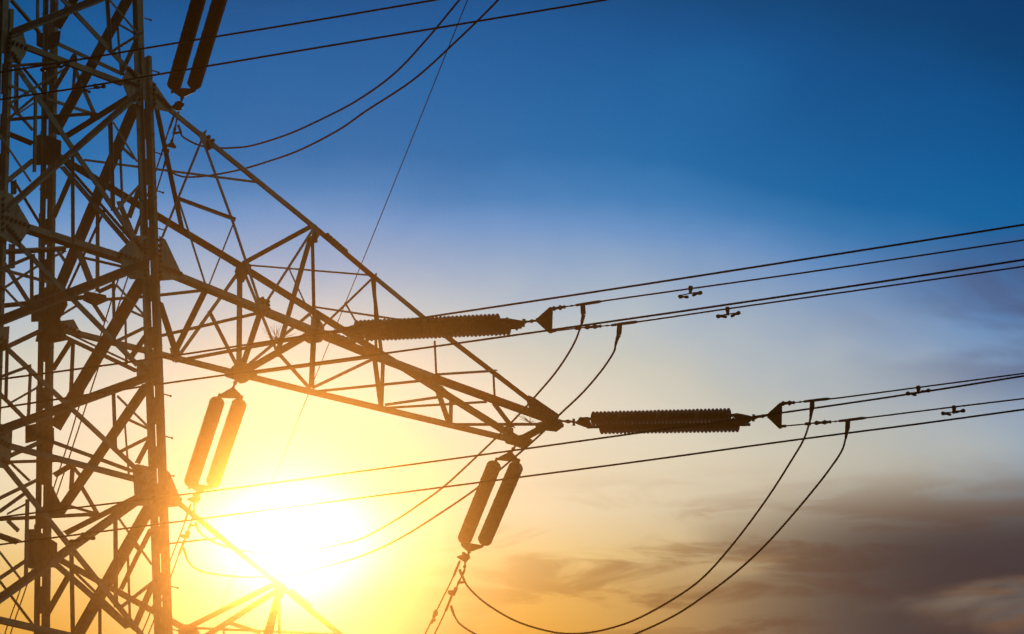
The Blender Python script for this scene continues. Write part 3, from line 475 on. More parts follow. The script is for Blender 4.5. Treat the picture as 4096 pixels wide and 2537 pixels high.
  ('R', [[1.618, 1.565, 34.823], [1.642, 1.046, 34.003], [1.645, 1.179, 33.906], [1.642, 1.573, 33.991]], [], [-0.9996, 0.0, -0.0295], 0.0, 0.016),
  ('R', [[1.473, 0.221, 41.345], [1.476, 0.006, 41.261], [1.479, -0.175, 41.149], [1.477, 0.157, 41.215]], [], [-0.9996, 0.0, -0.0295], 0.0, 0.016),
  ('R', [[1.695, 0.497, 33.771], [1.699, 0.046, 33.639], [1.701, -0.049, 33.56], [1.699, 0.304, 33.632]], [], [-0.9996, 0.0, -0.0295], 0.0, 0.016),
  ('NF', [[4.299, -1.479, 32.52], [4.39, -1.463, 32.564], [4.643, -1.429, 32.455], [4.52, -1.457, 32.204], [4.417, -1.473, 32.192], [4.296, -1.484, 32.4]], [[4.362, -1.47, 32.497], [4.443, -1.459, 32.473], [4.523, -1.448, 32.449], [4.604, -1.436, 32.424]], [0.1498, -0.988, 0.0371], 0.0, 0.016),
  ('NK', [[4.403, 1.478, 32.485], [4.506, 1.463, 32.602], [4.655, 1.446, 32.63], [4.785, 1.434, 32.574], [4.852, 1.431, 32.484], [4.427, 1.479, 32.391]], [], [-0.1056, -0.9938, -0.0359], 0.0, 0.016),
  ('TP', [[10.781, -0.637, 37.761], [10.747, -0.735, 37.837], [10.937, -0.704, 37.831], [11.682, -0.507, 37.746], [11.688, -0.418, 37.674], [11.394, -0.418, 37.645], [11.039, -0.447, 37.633]], [[10.83, -0.662, 37.786], [10.942, -0.636, 37.777], [11.054, -0.61, 37.767], [11.165, -0.585, 37.757], [11.278, -0.559, 37.747], [11.39, -0.533, 37.737], [11.502, -0.507, 37.727], [11.008, -0.518, 37.687], [11.111, -0.497, 37.681], [11.214, -0.477, 37.675], [11.317, -0.457, 37.668], [11.42, -0.436, 37.662], [11.524, -0.416, 37.656]], [0.0775, -0.6284, -0.774], 0.0, 0.016),
  ('Z1', [[11.511, 0.007, 37.708], [11.683, -0.441, 37.708], [11.977, -0.271, 37.708], [12.03, 0.013, 37.708], [11.852, 0.079, 37.708], [11.625, 0.116, 37.708]], [], [-0.0, -0.0, -1.0], 0.0, 0.05),
  ('Z1', [[11.576, 0.992, 37.706], [11.566, 0.836, 37.706], [11.676, 0.559, 37.706], [11.984, 0.678, 37.706], [12.083, 1.046, 37.706], [11.813, 1.014, 37.706], [11.64, 1.023, 37.706]], [], [-0.0, -0.0, -1.0], 0.0, 0.05),
  ('AK', [[11.257, 0.801, 37.76], [11.425, 0.783, 37.881], [11.594, 0.77, 37.875], [11.595, 0.775, 37.747], [11.426, 0.789, 37.711]], [[11.486, 0.783, 37.756]], [-0.0789, -0.9963, -0.0352], 0.0, 0.016),
  ('AK', [[9.017, 0.959, 38.531], [9.562, 0.922, 38.344], [9.871, 0.901, 38.253], [10.134, 0.884, 38.151], [10.276, 0.871, 38.193], [9.989, 0.888, 38.375], [9.3, 0.937, 38.509]], [], [-0.0789, -0.9963, -0.0352], 0.0, 0.016),
  ('AF', [[5.722, -1.119, 39.603], [5.789, -1.108, 39.657], [6.286, -1.054, 39.475], [6.241, -1.064, 39.343]], [[5.774, -1.112, 39.599], [5.85, -1.104, 39.568], [5.926, -1.096, 39.537], [6.002, -1.087, 39.507], [6.078, -1.079, 39.476], [6.154, -1.071, 39.445], [6.23, -1.063, 39.414]], [0.1224, -0.9918, 0.0364], 0.0, 0.016),
  ('AF', [[5.73, -1.192, 37.628], [5.876, -1.172, 37.683], [6.442, -1.101, 37.699], [6.413, -1.107, 37.637], [5.846, -1.179, 37.586]], [[5.875, -1.174, 37.641], [5.974, -1.161, 37.642], [6.074, -1.149, 37.643], [6.174, -1.137, 37.644], [6.274, -1.124, 37.645], [6.374, -1.112, 37.646]], [0.1224, -0.9918, 0.0364], 0.0, 0.016),
  ('NF', [[4.708, -1.419, 32.433], [4.747, -1.412, 32.463], [5.206, -1.35, 32.269], [5.177, -1.357, 32.182], [4.705, -1.423, 32.353]], [[4.746, -1.414, 32.413], [4.816, -1.405, 32.386], [4.886, -1.395, 32.359], [4.956, -1.385, 32.331], [5.026, -1.376, 32.304], [5.096, -1.366, 32.276], [5.166, -1.357, 32.249]], [0.1498, -0.988, 0.0371], 0.0, 0.016),
]
PEGS = [42.542, 41.534, 39.921, 39.173, 38.444, 35.289, 34.502, 33.797, 31.747, 30.97]

TW = thing('transmission_tower', 'steel lattice transmission tower filling the left side, its long crossarm reaching to the right', 'transmission tower', GEO['base'], GEO['psi'])
def corner(sx, sy, z):
    return Vector((sx * (GEO['a0'] + GEO['ta'] * (GEO['H1'] - z)), sy * (GEO['b0'] + GEO['tb'] * (GEO['H1'] - z)), z))
EX, EY = Vector((1, 0, 0)), Vector((0, 1, 0))
ZTOP = 46.6
def leg(sx, sy, zs):
    P, Q, S = corner(sx, sy, 0), corner(sx, sy, min(zs, ZTOP)), corner(sx, sy, ZTOP)
    bm = bmesh.new()
    # two angles set corner to corner, batten plates between
    l1, l2 = EX * -.10, EX * .112
    slab(bm, P + l1, Q + l1, -EX, .105 if sy < 0 else .06, EY, .014)
    slab(bm, P + l1, Q + l1, -EY, .085, -EX, .014)
    slab(bm, P + l2, Q + l2, EX, .06, EY, .014)
    slab(bm, P + l2, Q + l2, EY, .165, -EX, .014)
    z = 1.0; k = 0
    a = l1 - EY * .085; b = l2 + EY * .165
    while z < min(zs, ZTOP) - .5:
        c0, c1 = corner(sx, sy, z), corner(sx, sy, z + .40 + .1 * (k % 3)); c0 += b; c1 += b
        slab(bm, c0 - EY * .03, c1 - EY * .03, EY, .10, EX, .012)
        z += .68 + .07 * ((k * 7) % 4); k += 1
    if zs < ZTOP:
        slab(bm, Q - Vector((0, 0, .9)) - EX * .06 + EY * .02, S - EX * .06 + EY * .02, EX, .13, EY, .014)
        slab(bm, Q - Vector((0, 0, .9)) - EX * .06 + EY * .034, S - EX * .06 + EY * .034, EY, .13, EX, .014)
    # bolts along the flanges
    z = 26.0; k = 0
    while z < min(zs, ZTOP) - .2:
        c = corner(sx, sy, z)
        peg(bm, c + l2 + EX * .03, -EY, .018, .03)
        if k % 3: peg(bm, c + l1 - EX * (.03 + .045 * (k % 2)), -EY, .018, .03)
        z += .31 if k % 5 else .8; k += 1
    # flange splices
    for z in (29.2, 33.0, 35.6, 38.9):
        c0, c1 = corner(sx, sy, z), corner(sx, sy, z + .9)
        slab(bm, c0 + l1 - EX * .02 - EY * .012, c1 + l1 - EX * .02 - EY * .012, -EX, .08, -EY, .010)
    return link('leg', bm, 'g', TW)
legs = {(sx, sy): leg(sx, sy, z) for sx, sy, z in ((-1, -1, GEO['zA']), (1, -1, GEO['zB']), (1, 1, 99), (-1, 1, 99))}
for z in PEGS:
    bm = bmesh.new(); c = corner(1, -1, z) + EX * (.165 if z < GEO['zB'] else .035) + Vector((0, -.014, 0)); peg(bm, c, EX, .011, .125, 6, .02); link('step_bolt', bm, 'iron', legs[(1, -1)])

def member(name, style, plane, P, Q, w, w2, mat, i):
    P, Q = Vector(P), Vector(Q); n = Vector(NORMALS[plane]); bm = bmesh.new()
    d = (Q - P).normalized(); th = .012
    if plane[0] == 'Z': n = Vector((0, 0, -1))
    a = n.cross(d).normalized()
    if abs(d.z) > .93: a = a if a.x > 0 else -a
    elif a.z < 0: a = -a
    if plane[0] == 'Z' and a.y < 0: a = -a
    if style in ('lit', 'chord'):
        h = -a * (w * .5)
        slab(bm, P + h, Q + h, a, w, -n, th)
        slab(bm, P + h + a * th * .0, Q + h, -n, w2, a, -th)
    elif style == 'rise':                      # leaning flange above, narrow upright flange below
        k = (a * .62 + n * .78).normalized(); h = a * (-w * .1 - w2 * .3)
        slab(bm, P + h, Q + h, k, w * 1.55, k.cross(d).normalized(), th)
        slab(bm, P + h, Q + h, -a, w2, n, th)
    elif style == 'vert':                      # upright: thin face to the left, outstanding leg to the right
        h = a * (w * .5 - w2 * .5)
        slab(bm, P + h, Q + h, -a, w, -n, th); slab(bm, P + h, Q + h, n, w2 * 1.25, a, th)
    elif style == 'vert2':                     # upright: thin face to the right
        h = a * (-w * .5 + w2 * .35)
        slab(bm, P + h, Q + h, a, w, -n, th); slab(bm, P + h, Q + h, -n, w2 * 1.25, a, -th)
    else:                                      # roof-shaped angle, heel up, open below
        hz = d.cross(Vector((0, 0, 1)))
        hz = hz.normalized() if hz.length > .05 else EX
        up = hz.cross(d).normalized(); up = up if up.z > 0 else -up
        for s in (1, -1):
            k = (hz * s - up * .68).normalized(); s2 = k.cross(d).normalized(); s2 = s2 if s2.z > 0 else -s2
            slab(bm, P + up * w * .3, Q + up * w * .3, k, w * .88, s2, th)
    if P.z > 28 or Q.z > 28:                   # end bolts
        if style in ('lit', 'chord', 'rise') and w > .06 and plane in ('F', 'AF', 'NF'):
            for s in (.03, .06, .94, .97): peg(bm, P.lerp(Q, s) - (a * w * .1), n, .018, .025)
    return link(name, bm, mat, TW)
for i, (name, style, plane, P, Q, w, w2, mat) in enumerate(MEMBERS):
    o = member(name, style, plane, P, Q, w, w2, mat, i)
    if mat == 'r': o['label'] = 'orange red ' + name.replace('_', ' ')

for i, (plane, P, B, n, off, th) in enumerate(PLATES):
    bm = bmesh.new(); n = Vector(n)
    prism(bm, P, n, off, th); k0 = len(bm.faces)
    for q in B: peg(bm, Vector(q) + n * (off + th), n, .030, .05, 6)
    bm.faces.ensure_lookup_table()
    for f_ in bm.faces[k0:]: f_.material_index = 1  # bolt faces take the dark iron, their shade put into the colour
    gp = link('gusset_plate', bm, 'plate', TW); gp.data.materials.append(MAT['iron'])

# the rest of the tower down to the ground and up to its top, outside the picture
def bay(z0, z1, k):
    for (s0, s1) in (((-1, -1), (1, -1)), ((1, -1), (1, 1)), ((1, 1), (-1, 1)), ((-1, 1), (-1, -1))):
        for p, q in (((s0, z0), (s1, z1)), ((s1, z0), (s0, z1)), ((s0, z0), (s1, z0))):
            bm = bmesh.new(); P, Q = corner(*p[0], p[1]), corner(*q[0], q[1]); d_ = (Q - P).normalized()
            a, b = frame(d_); slab(bm, P, Q, a, .1, b, .012); slab(bm, P, Q, b, .1, -a, .012)
            link('body_brace', bm, 'g', TW)
for k, (z0, z1) in enumerate(((.4, 8), (8, 15), (15, 21), (21, 26))): bay(z0, z1, k)

# ------------------------------------------------------------------ insulators, wires and fittings
SETS = [
  {'key': 'MR', 'glass': 'pale', 'label': 'double insulator set strung rightward from the middle of the crossarm, overlapping its lattice', 'origin': [-3.4936, 82.8042, 37.7122], 'strings': [([-2.8133, 82.3699, 37.5818], [-0.2273, 81.3343, 37.2041]), ([-2.6257, 82.3456, 37.4444], [-0.0444, 81.3143, 37.0621])], 'R': 0.1343, 'view': [-0.0, -0.9158, -0.4017], 'plates': [[[-3.1276, 82.6674, 37.6375], [-3.0258, 82.6009, 37.6784], [-2.8237, 82.4962, 37.7004], [-2.7369, 82.5092, 37.5842], [-2.6281, 82.5184, 37.4541], [-2.651, 82.541, 37.4285], [-3.0057, 82.6394, 37.5747]], [[-0.2465, 81.4685, 37.3146], [-0.0835, 81.4046, 37.2878], [0.1758, 81.324, 37.1996], [0.2181, 81.3278, 37.1483], [0.0969, 81.4195, 37.0727], [-0.0441, 81.4733, 37.0991], [-0.071, 81.4562, 37.1633]], [[0.4144, 81.2167, 37.1901], [0.4471, 81.1997, 37.1937], [0.6665, 81.0363, 37.3252], [0.7224, 81.0178, 37.3087], [0.7006, 81.2184, 36.8966], [0.6467, 81.239, 36.9067], [0.4347, 81.2381, 37.1233]]], 'tubes': [('link_chain', [[-3.5087, 82.8068, 37.7219, 0.0226], [-3.44, 82.7817, 37.7066, 0.0361], [-3.3714, 82.7566, 37.6914, 0.0226], [-3.3027, 82.7315, 37.6762, 0.0181], [-3.2342, 82.7065, 37.6609, 0.0226], [-3.1656, 82.6814, 37.6457, 0.0383], [-3.0972, 82.6564, 37.6305, 0.0225], [-3.0287, 82.6314, 37.6153, 0.018], [-2.9603, 82.6064, 37.6002, 0.027]]), ('link_chain', [[0.1968, 81.3287, 37.1681, 0.0222], [0.2267, 81.3157, 37.1659, 0.0355], [0.2565, 81.3028, 37.1637, 0.0222], [0.2863, 81.2898, 37.1616, 0.0177], [0.3161, 81.2769, 37.1594, 0.0222], [0.3459, 81.2639, 37.1572, 0.0377], [0.3757, 81.251, 37.1551, 0.0222], [0.4055, 81.2381, 37.1529, 0.0177], [0.4353, 81.2251, 37.1507, 0.0266]]), ('bolt', [[0.2088, 81.2996, 37.219, 0.0333], [0.2036, 81.3197, 37.1806, 0.0259], [0.1961, 81.3454, 37.1328, 0.0259], [0.1909, 81.3655, 37.0944, 0.0333]]), ('bolt', [[-0.0876, 81.4007, 37.3004, 0.0185], [-0.0955, 81.4337, 37.2369, 0.0185]]), ('bolt', [[0.0759, 81.4139, 37.1061, 0.0222], [0.0791, 81.4354, 37.0563, 0.0185]])]},
  {'key': 'OR', 'glass': 'pale', 'label': 'double insulator set strung rightward off the very tip of the crossarm', 'origin': [0.8228, 87.1539, 37.7122], 'strings': [([1.4399, 86.7635, 37.5507], [3.9885, 85.7577, 37.1464]), ([1.5926, 86.7673, 37.3879], [4.1375, 85.772, 36.9647])], 'R': 0.1403, 'view': [-0.0, -0.9158, -0.4017], 'plates': [[[1.1236, 87.0638, 37.6026], [1.2493, 86.9736, 37.6704], [1.3856, 86.916, 37.657], [1.4564, 86.9619, 37.486], [1.406, 87.0022, 37.4499], [1.2095, 87.0485, 37.5486]], [[4.0006, 85.8882, 37.2332], [4.1263, 85.8337, 37.2238], [4.3615, 85.764, 37.1366], [4.4329, 85.753, 37.088], [4.2985, 85.8531, 37.0075], [4.1614, 85.9007, 37.0434]], [[4.6547, 85.6492, 37.088], [4.6795, 85.6212, 37.1236], [4.8891, 85.4615, 37.2569], [4.9371, 85.44, 37.2548], [4.9163, 85.6514, 36.8182], [4.8732, 85.668, 36.826], [4.6613, 85.6621, 37.0534]]], 'tubes': [('link_chain', [[0.7988, 87.173, 37.6951, 0.0236], [0.8411, 87.1578, 37.6852, 0.0377], [0.8833, 87.1426, 37.6754, 0.0236], [0.9255, 87.1274, 37.6655, 0.0189], [0.9677, 87.1123, 37.6556, 0.0236], [1.0099, 87.0971, 37.6457, 0.0401], [1.052, 87.0819, 37.6359, 0.0236], [1.0942, 87.0667, 37.626, 0.0188], [1.1363, 87.0516, 37.6161, 0.0283]]), ('link_chain', [[4.4089, 85.7622, 37.0924, 0.0232], [4.4427, 85.7467, 37.0918, 0.0371], [4.4764, 85.7311, 37.0913, 0.0232], [4.5102, 85.7156, 37.0908, 0.0186], [4.5439, 85.7, 37.0902, 0.0232], [4.5777, 85.6845, 37.0897, 0.0394], [4.6114, 85.6689, 37.0892, 0.0232], [4.6451, 85.6534, 37.0886, 0.0185], [4.6788, 85.6379, 37.0881, 0.0278]]), ('bolt', [[1.1127, 87.0345, 37.677, 0.0275], [1.1164, 87.0613, 37.6152, 0.0235], [1.115, 87.0911, 37.5521, 0.0275]]), ('bolt', [[4.4173, 85.7322, 37.1488, 0.0271], [4.4138, 85.7572, 37.0982, 0.0232], [4.4077, 85.7905, 37.0324, 0.0271]]), ('bolt', [[1.2495, 86.9705, 37.6771, 0.0196], [1.2481, 87.0002, 37.614, 0.0196]]), ('bolt', [[1.3949, 86.9804, 37.5084, 0.0196], [1.3962, 87.0039, 37.4562, 0.0196]]), ('bolt', [[4.2753, 85.8414, 37.0563, 0.0193], [4.2789, 85.8679, 36.9954, 0.0193]])]},
  {'key': 'UL', 'glass': 'amber', 'label': 'pair of near black insulator strings hanging in from the top edge of the photo', 'origin': [-5.2098, 83.5712, 45.3541], 'strings': [([-5.6905, 83.9463, 45.3067], [-6.4269, 87.0173, 44.7766]), ([-5.2789, 83.7963, 45.2197], [-6.0252, 86.8293, 44.7019])], 'R': 0.1427, 'view': [-0.0, -0.9158, -0.4017], 'plates': [[[-6.4785, 87.2926, 44.8249], [-6.4541, 87.3732, 44.7978], [-6.3399, 87.45, 44.7447], [-6.2372, 87.4021, 44.7256], [-6.0131, 87.1617, 44.717], [-5.9975, 87.0722, 44.7342], [-6.2814, 87.1674, 44.7963]], [[-6.4432, 87.6544, 44.7257], [-6.3777, 87.5694, 44.7269], [-6.2673, 87.6178, 44.6818], [-6.2795, 87.6827, 44.6696], [-6.3307, 87.7624, 44.6655], [-6.3368, 87.8553, 44.6446], [-6.4485, 87.8827, 44.6715], [-6.5499, 87.8457, 44.711], [-6.5221, 87.7899, 44.7163]], [[-6.623, 88.8326, 44.4915], [-6.5733, 88.7829, 44.4888], [-6.5663, 88.8876, 44.461], [-6.5127, 88.99, 44.4199], [-6.5376, 89.0612, 44.4099], [-6.7095, 89.0658, 44.4605], [-6.7135, 89.0057, 44.4764], [-6.6284, 88.9115, 44.4738]], [[-5.6236, 83.9063, 45.3965], [-5.4239, 83.6028, 45.4107], [-5.2062, 83.7775, 45.3026], [-5.2212, 83.8986, 45.2774], [-5.6567, 84.0573, 45.3695]]], 'tubes': [('link_chain', [[-6.2878, 87.4153, 44.7376, 0.0243], [-6.3003, 87.465, 44.7291, 0.039], [-6.3128, 87.5148, 44.7207, 0.0244], [-6.3253, 87.5646, 44.7123, 0.0195], [-6.3378, 87.6145, 44.7039, 0.0244], [-6.3504, 87.6644, 44.6954, 0.0415], [-6.3629, 87.7144, 44.687, 0.0244], [-6.3754, 87.7644, 44.6785, 0.0195], [-6.388, 87.8144, 44.67, 0.0293]]), ('link_chain', [[-5.3932, 83.6147, 45.3986, 0.0235], [-5.3813, 83.5816, 45.4031, 0.0377], [-5.3695, 83.5486, 45.4077, 0.0235], [-5.3577, 83.5155, 45.4122, 0.0188], [-5.3459, 83.4825, 45.4167, 0.0235], [-5.3341, 83.4495, 45.4213, 0.04], [-5.3223, 83.4166, 45.4258, 0.0235], [-5.3106, 83.3836, 45.4303, 0.0188], [-5.2988, 83.3507, 45.4348, 0.0282]]), ('link_chain', [[-6.4004, 87.9097, 44.6504, 0.0179], [-6.4229, 88.0223, 44.6296, 0.0287], [-6.4454, 88.1352, 44.6088, 0.018], [-6.468, 88.2482, 44.5879, 0.0144], [-6.4906, 88.3615, 44.567, 0.018], [-6.5133, 88.475, 44.5461, 0.0306], [-6.5361, 88.5887, 44.5251, 0.018], [-6.5588, 88.7026, 44.504, 0.0144], [-6.5816, 88.8167, 44.483, 0.0217]]), ('bolt', [[-6.4534, 87.6583, 44.7279, 0.0244], [-6.2949, 87.6735, 44.6765, 0.0325]]), ('bolt', [[-6.5534, 88.6068, 44.5258, 0.0246], [-6.4007, 88.5177, 44.5018, 0.0246]])]},
  {'key': 'ML', 'glass': 'amber', 'label': 'pair of gold lit insulator strings hanging down left from the middle of the crossarm', 'origin': [-5.0079, 84.6517, 37.7122], 'strings': [([-5.4618, 85.5359, 37.5322], [-6.1216, 88.3046, 37.053]), ([-5.0485, 85.4251, 37.4351], [-5.6968, 88.1206, 36.9704])], 'R': 0.1417, 'view': [-0.0, -0.9158, -0.4017], 'plates': [[[-5.4392, 85.4814, 37.6388], [-5.2176, 85.198, 37.6416], [-5.1443, 85.1103, 37.641], [-5.1078, 85.152, 37.6198], [-4.976, 85.3345, 37.5355], [-4.9796, 85.3997, 37.5207], [-5.4542, 85.5673, 37.6223]], [[-6.158, 88.5809, 37.0965], [-6.1521, 88.6454, 37.0789], [-6.0471, 88.7342, 37.0257], [-6.0504, 88.7861, 37.014], [-5.9511, 88.7429, 36.9947], [-5.9426, 88.6719, 37.0095], [-5.7297, 88.4788, 36.9928], [-5.7152, 88.4056, 37.0063], [-5.9894, 88.4575, 37.076]], [[-6.1333, 88.8222, 37.03], [-6.07, 88.7778, 37.0219], [-5.9905, 88.7937, 36.9941], [-5.9827, 88.9251, 36.9596], [-6.0381, 89.0674, 36.9414], [-6.1326, 89.1256, 36.9556], [-6.2506, 89.0756, 37.0033], [-6.243, 89.0217, 37.0142], [-6.14, 88.9262, 37.0066]], [[-6.3607, 90.1391, 36.7762], [-6.2943, 90.0582, 36.776], [-6.2528, 90.1086, 36.7512], [-6.2918, 90.3326, 36.7081], [-6.377, 90.3876, 36.7203], [-6.4733, 90.3611, 36.7557], [-6.4623, 90.2872, 36.7704], [-6.3665, 90.2277, 36.7562]]], 'tubes': [('link_chain', [[-5.0258, 84.6965, 37.7066, 0.023], [-5.0408, 84.7512, 37.6977, 0.0368], [-5.0557, 84.8061, 37.6888, 0.023], [-5.0707, 84.861, 37.6799, 0.0184], [-5.0857, 84.9159, 37.6709, 0.0231], [-5.1007, 84.9709, 37.662, 0.0392], [-5.1157, 85.026, 37.653, 0.0231], [-5.1308, 85.0811, 37.6441, 0.0185], [-5.1458, 85.1362, 37.6351, 0.0277]]), ('link_chain', [[-5.9954, 88.7117, 37.0156, 0.0239], [-6.0005, 88.7328, 37.012, 0.0382], [-6.0056, 88.754, 37.0083, 0.0239], [-6.0107, 88.7751, 37.0047, 0.0191], [-6.0158, 88.7963, 37.0011, 0.0239], [-6.021, 88.8175, 36.9974, 0.0406], [-6.0261, 88.8386, 36.9938, 0.0239], [-6.0312, 88.8598, 36.9901, 0.0191], [-6.0363, 88.881, 36.9865, 0.0287]]), ('link_chain', [[-6.1113, 89.1084, 36.9534, 0.0208], [-6.1181, 89.1663, 36.9413, 0.0332], [-6.1248, 89.2243, 36.9291, 0.0208], [-6.1316, 89.2824, 36.9169, 0.0166], [-6.1383, 89.3405, 36.9047, 0.0208], [-6.1451, 89.3987, 36.8925, 0.0354], [-6.1519, 89.4569, 36.8803, 0.0208], [-6.1587, 89.5152, 36.8681, 0.0167], [-6.1655, 89.5736, 36.8558, 0.025]]), ('link_chain', [[-6.1655, 89.5736, 36.8558, 0.016], [-6.1864, 89.651, 36.8432, 0.0257], [-6.2074, 89.7286, 36.8305, 0.0161], [-6.2284, 89.8062, 36.8178, 0.0129], [-6.2494, 89.884, 36.8051, 0.0161], [-6.2705, 89.9618, 36.7924, 0.0273], [-6.2916, 90.0398, 36.7797, 0.0161], [-6.3127, 90.1179, 36.7669, 0.0129], [-6.3339, 90.1961, 36.7542, 0.0193]]), ('bolt', [[-6.2642, 89.9076, 36.8038, 0.0241], [-6.1171, 89.8326, 36.7779, 0.0241]])]},
  {'key': 'OL', 'glass': 'amber', 'label': 'pair of insulator strings hanging down left below the tip of the crossarm', 'origin': [0.1091, 88.1116, 37.7122], 'strings': [([-0.3999, 88.9887, 37.5505], [-1.0109, 91.6357, 37.0864]), ([0.02, 88.8478, 37.4588], [-0.6171, 91.5031, 37.0005])], 'R': 0.1425, 'view': [-0.0, -0.9158, -0.4017], 'plates': [[[-0.3593, 88.9044, 37.659], [-0.1247, 88.6034, 37.6621], [-0.0635, 88.5107, 37.6665], [-0.0306, 88.5964, 37.6356], [0.0954, 88.7759, 37.5538], [0.0948, 88.833, 37.54], [-0.3641, 88.9567, 37.6477]], [[-1.1022, 91.9866, 37.1282], [-1.069, 92.0775, 37.0959], [-0.9739, 92.1764, 37.0432], [-0.8741, 92.1426, 37.0214], [-0.6534, 91.9107, 37.0119], [-0.6522, 91.8399, 37.0288], [-0.9105, 91.8841, 37.0956]], [[-1.0726, 92.2556, 37.0535], [-1.0307, 92.2263, 37.048], [-0.9596, 92.2937, 37.0102], [-0.9029, 92.3569, 36.9777], [-0.9742, 92.5128, 36.961], [-1.0478, 92.5634, 36.9707], [-1.1808, 92.4807, 37.0309], [-1.1696, 92.4402, 37.0374], [-1.0744, 92.3448, 37.0322]], [[-1.2594, 93.5281, 36.7983], [-1.171, 93.4954, 36.7797], [-1.1827, 93.5548, 36.7686], [-1.2511, 93.8208, 36.7241], [-1.3561, 93.832, 36.753], [-1.3943, 93.7587, 36.7824], [-1.3739, 93.688, 36.7935], [-1.2613, 93.6156, 36.7774]]], 'tubes': [('link_chain', [[0.0362, 88.2739, 37.6944, 0.0238], [0.0237, 88.3117, 37.6889, 0.0381], [0.0111, 88.3496, 37.6834, 0.0239], [-0.0014, 88.3876, 37.6779, 0.0191], [-0.014, 88.4255, 37.6724, 0.0239], [-0.0266, 88.4635, 37.6669, 0.0406], [-0.0391, 88.5015, 37.6614, 0.0239], [-0.0517, 88.5395, 37.6559, 0.0191], [-0.0643, 88.5776, 37.6503, 0.0287]]), ('link_chain', [[-0.926, 92.1551, 37.034, 0.0247], [-0.933, 92.1869, 37.0283, 0.0395], [-0.9401, 92.2187, 37.0226, 0.0247], [-0.9472, 92.2506, 37.017, 0.0197], [-0.9543, 92.2825, 37.0113, 0.0247], [-0.9613, 92.3144, 37.0056, 0.042], [-0.9684, 92.3463, 37.0, 0.0247], [-0.9755, 92.3782, 36.9943, 0.0198], [-0.9826, 92.4101, 36.9886, 0.0297]]), ('link_chain', [[-1.0112, 92.4938, 36.9767, 0.0214], [-1.0147, 92.5397, 36.9665, 0.0343], [-1.0182, 92.5857, 36.9563, 0.0214], [-1.0217, 92.6317, 36.9461, 0.0172], [-1.0252, 92.6777, 36.9359, 0.0215], [-1.0287, 92.7238, 36.9257, 0.0365], [-1.0322, 92.7699, 36.9155, 0.0215], [-1.0357, 92.8161, 36.9052, 0.0172], [-1.0392, 92.8622, 36.895, 0.0258]]), ('link_chain', [[-1.0392, 92.8622, 36.895, 0.0182], [-1.0623, 92.9507, 36.8803, 0.0291], [-1.0854, 93.0393, 36.8655, 0.0182], [-1.1086, 93.1281, 36.8508, 0.0146], [-1.1318, 93.217, 36.836, 0.0182], [-1.155, 93.306, 36.8212, 0.031], [-1.1783, 93.3951, 36.8064, 0.0183], [-1.2016, 93.4844, 36.7915, 0.0146], [-1.2249, 93.5738, 36.7767, 0.022]]), ('bolt', [[-1.1781, 93.3366, 36.8207, 0.0249], [-1.0302, 93.2449, 36.7986, 0.0249]])]},
]
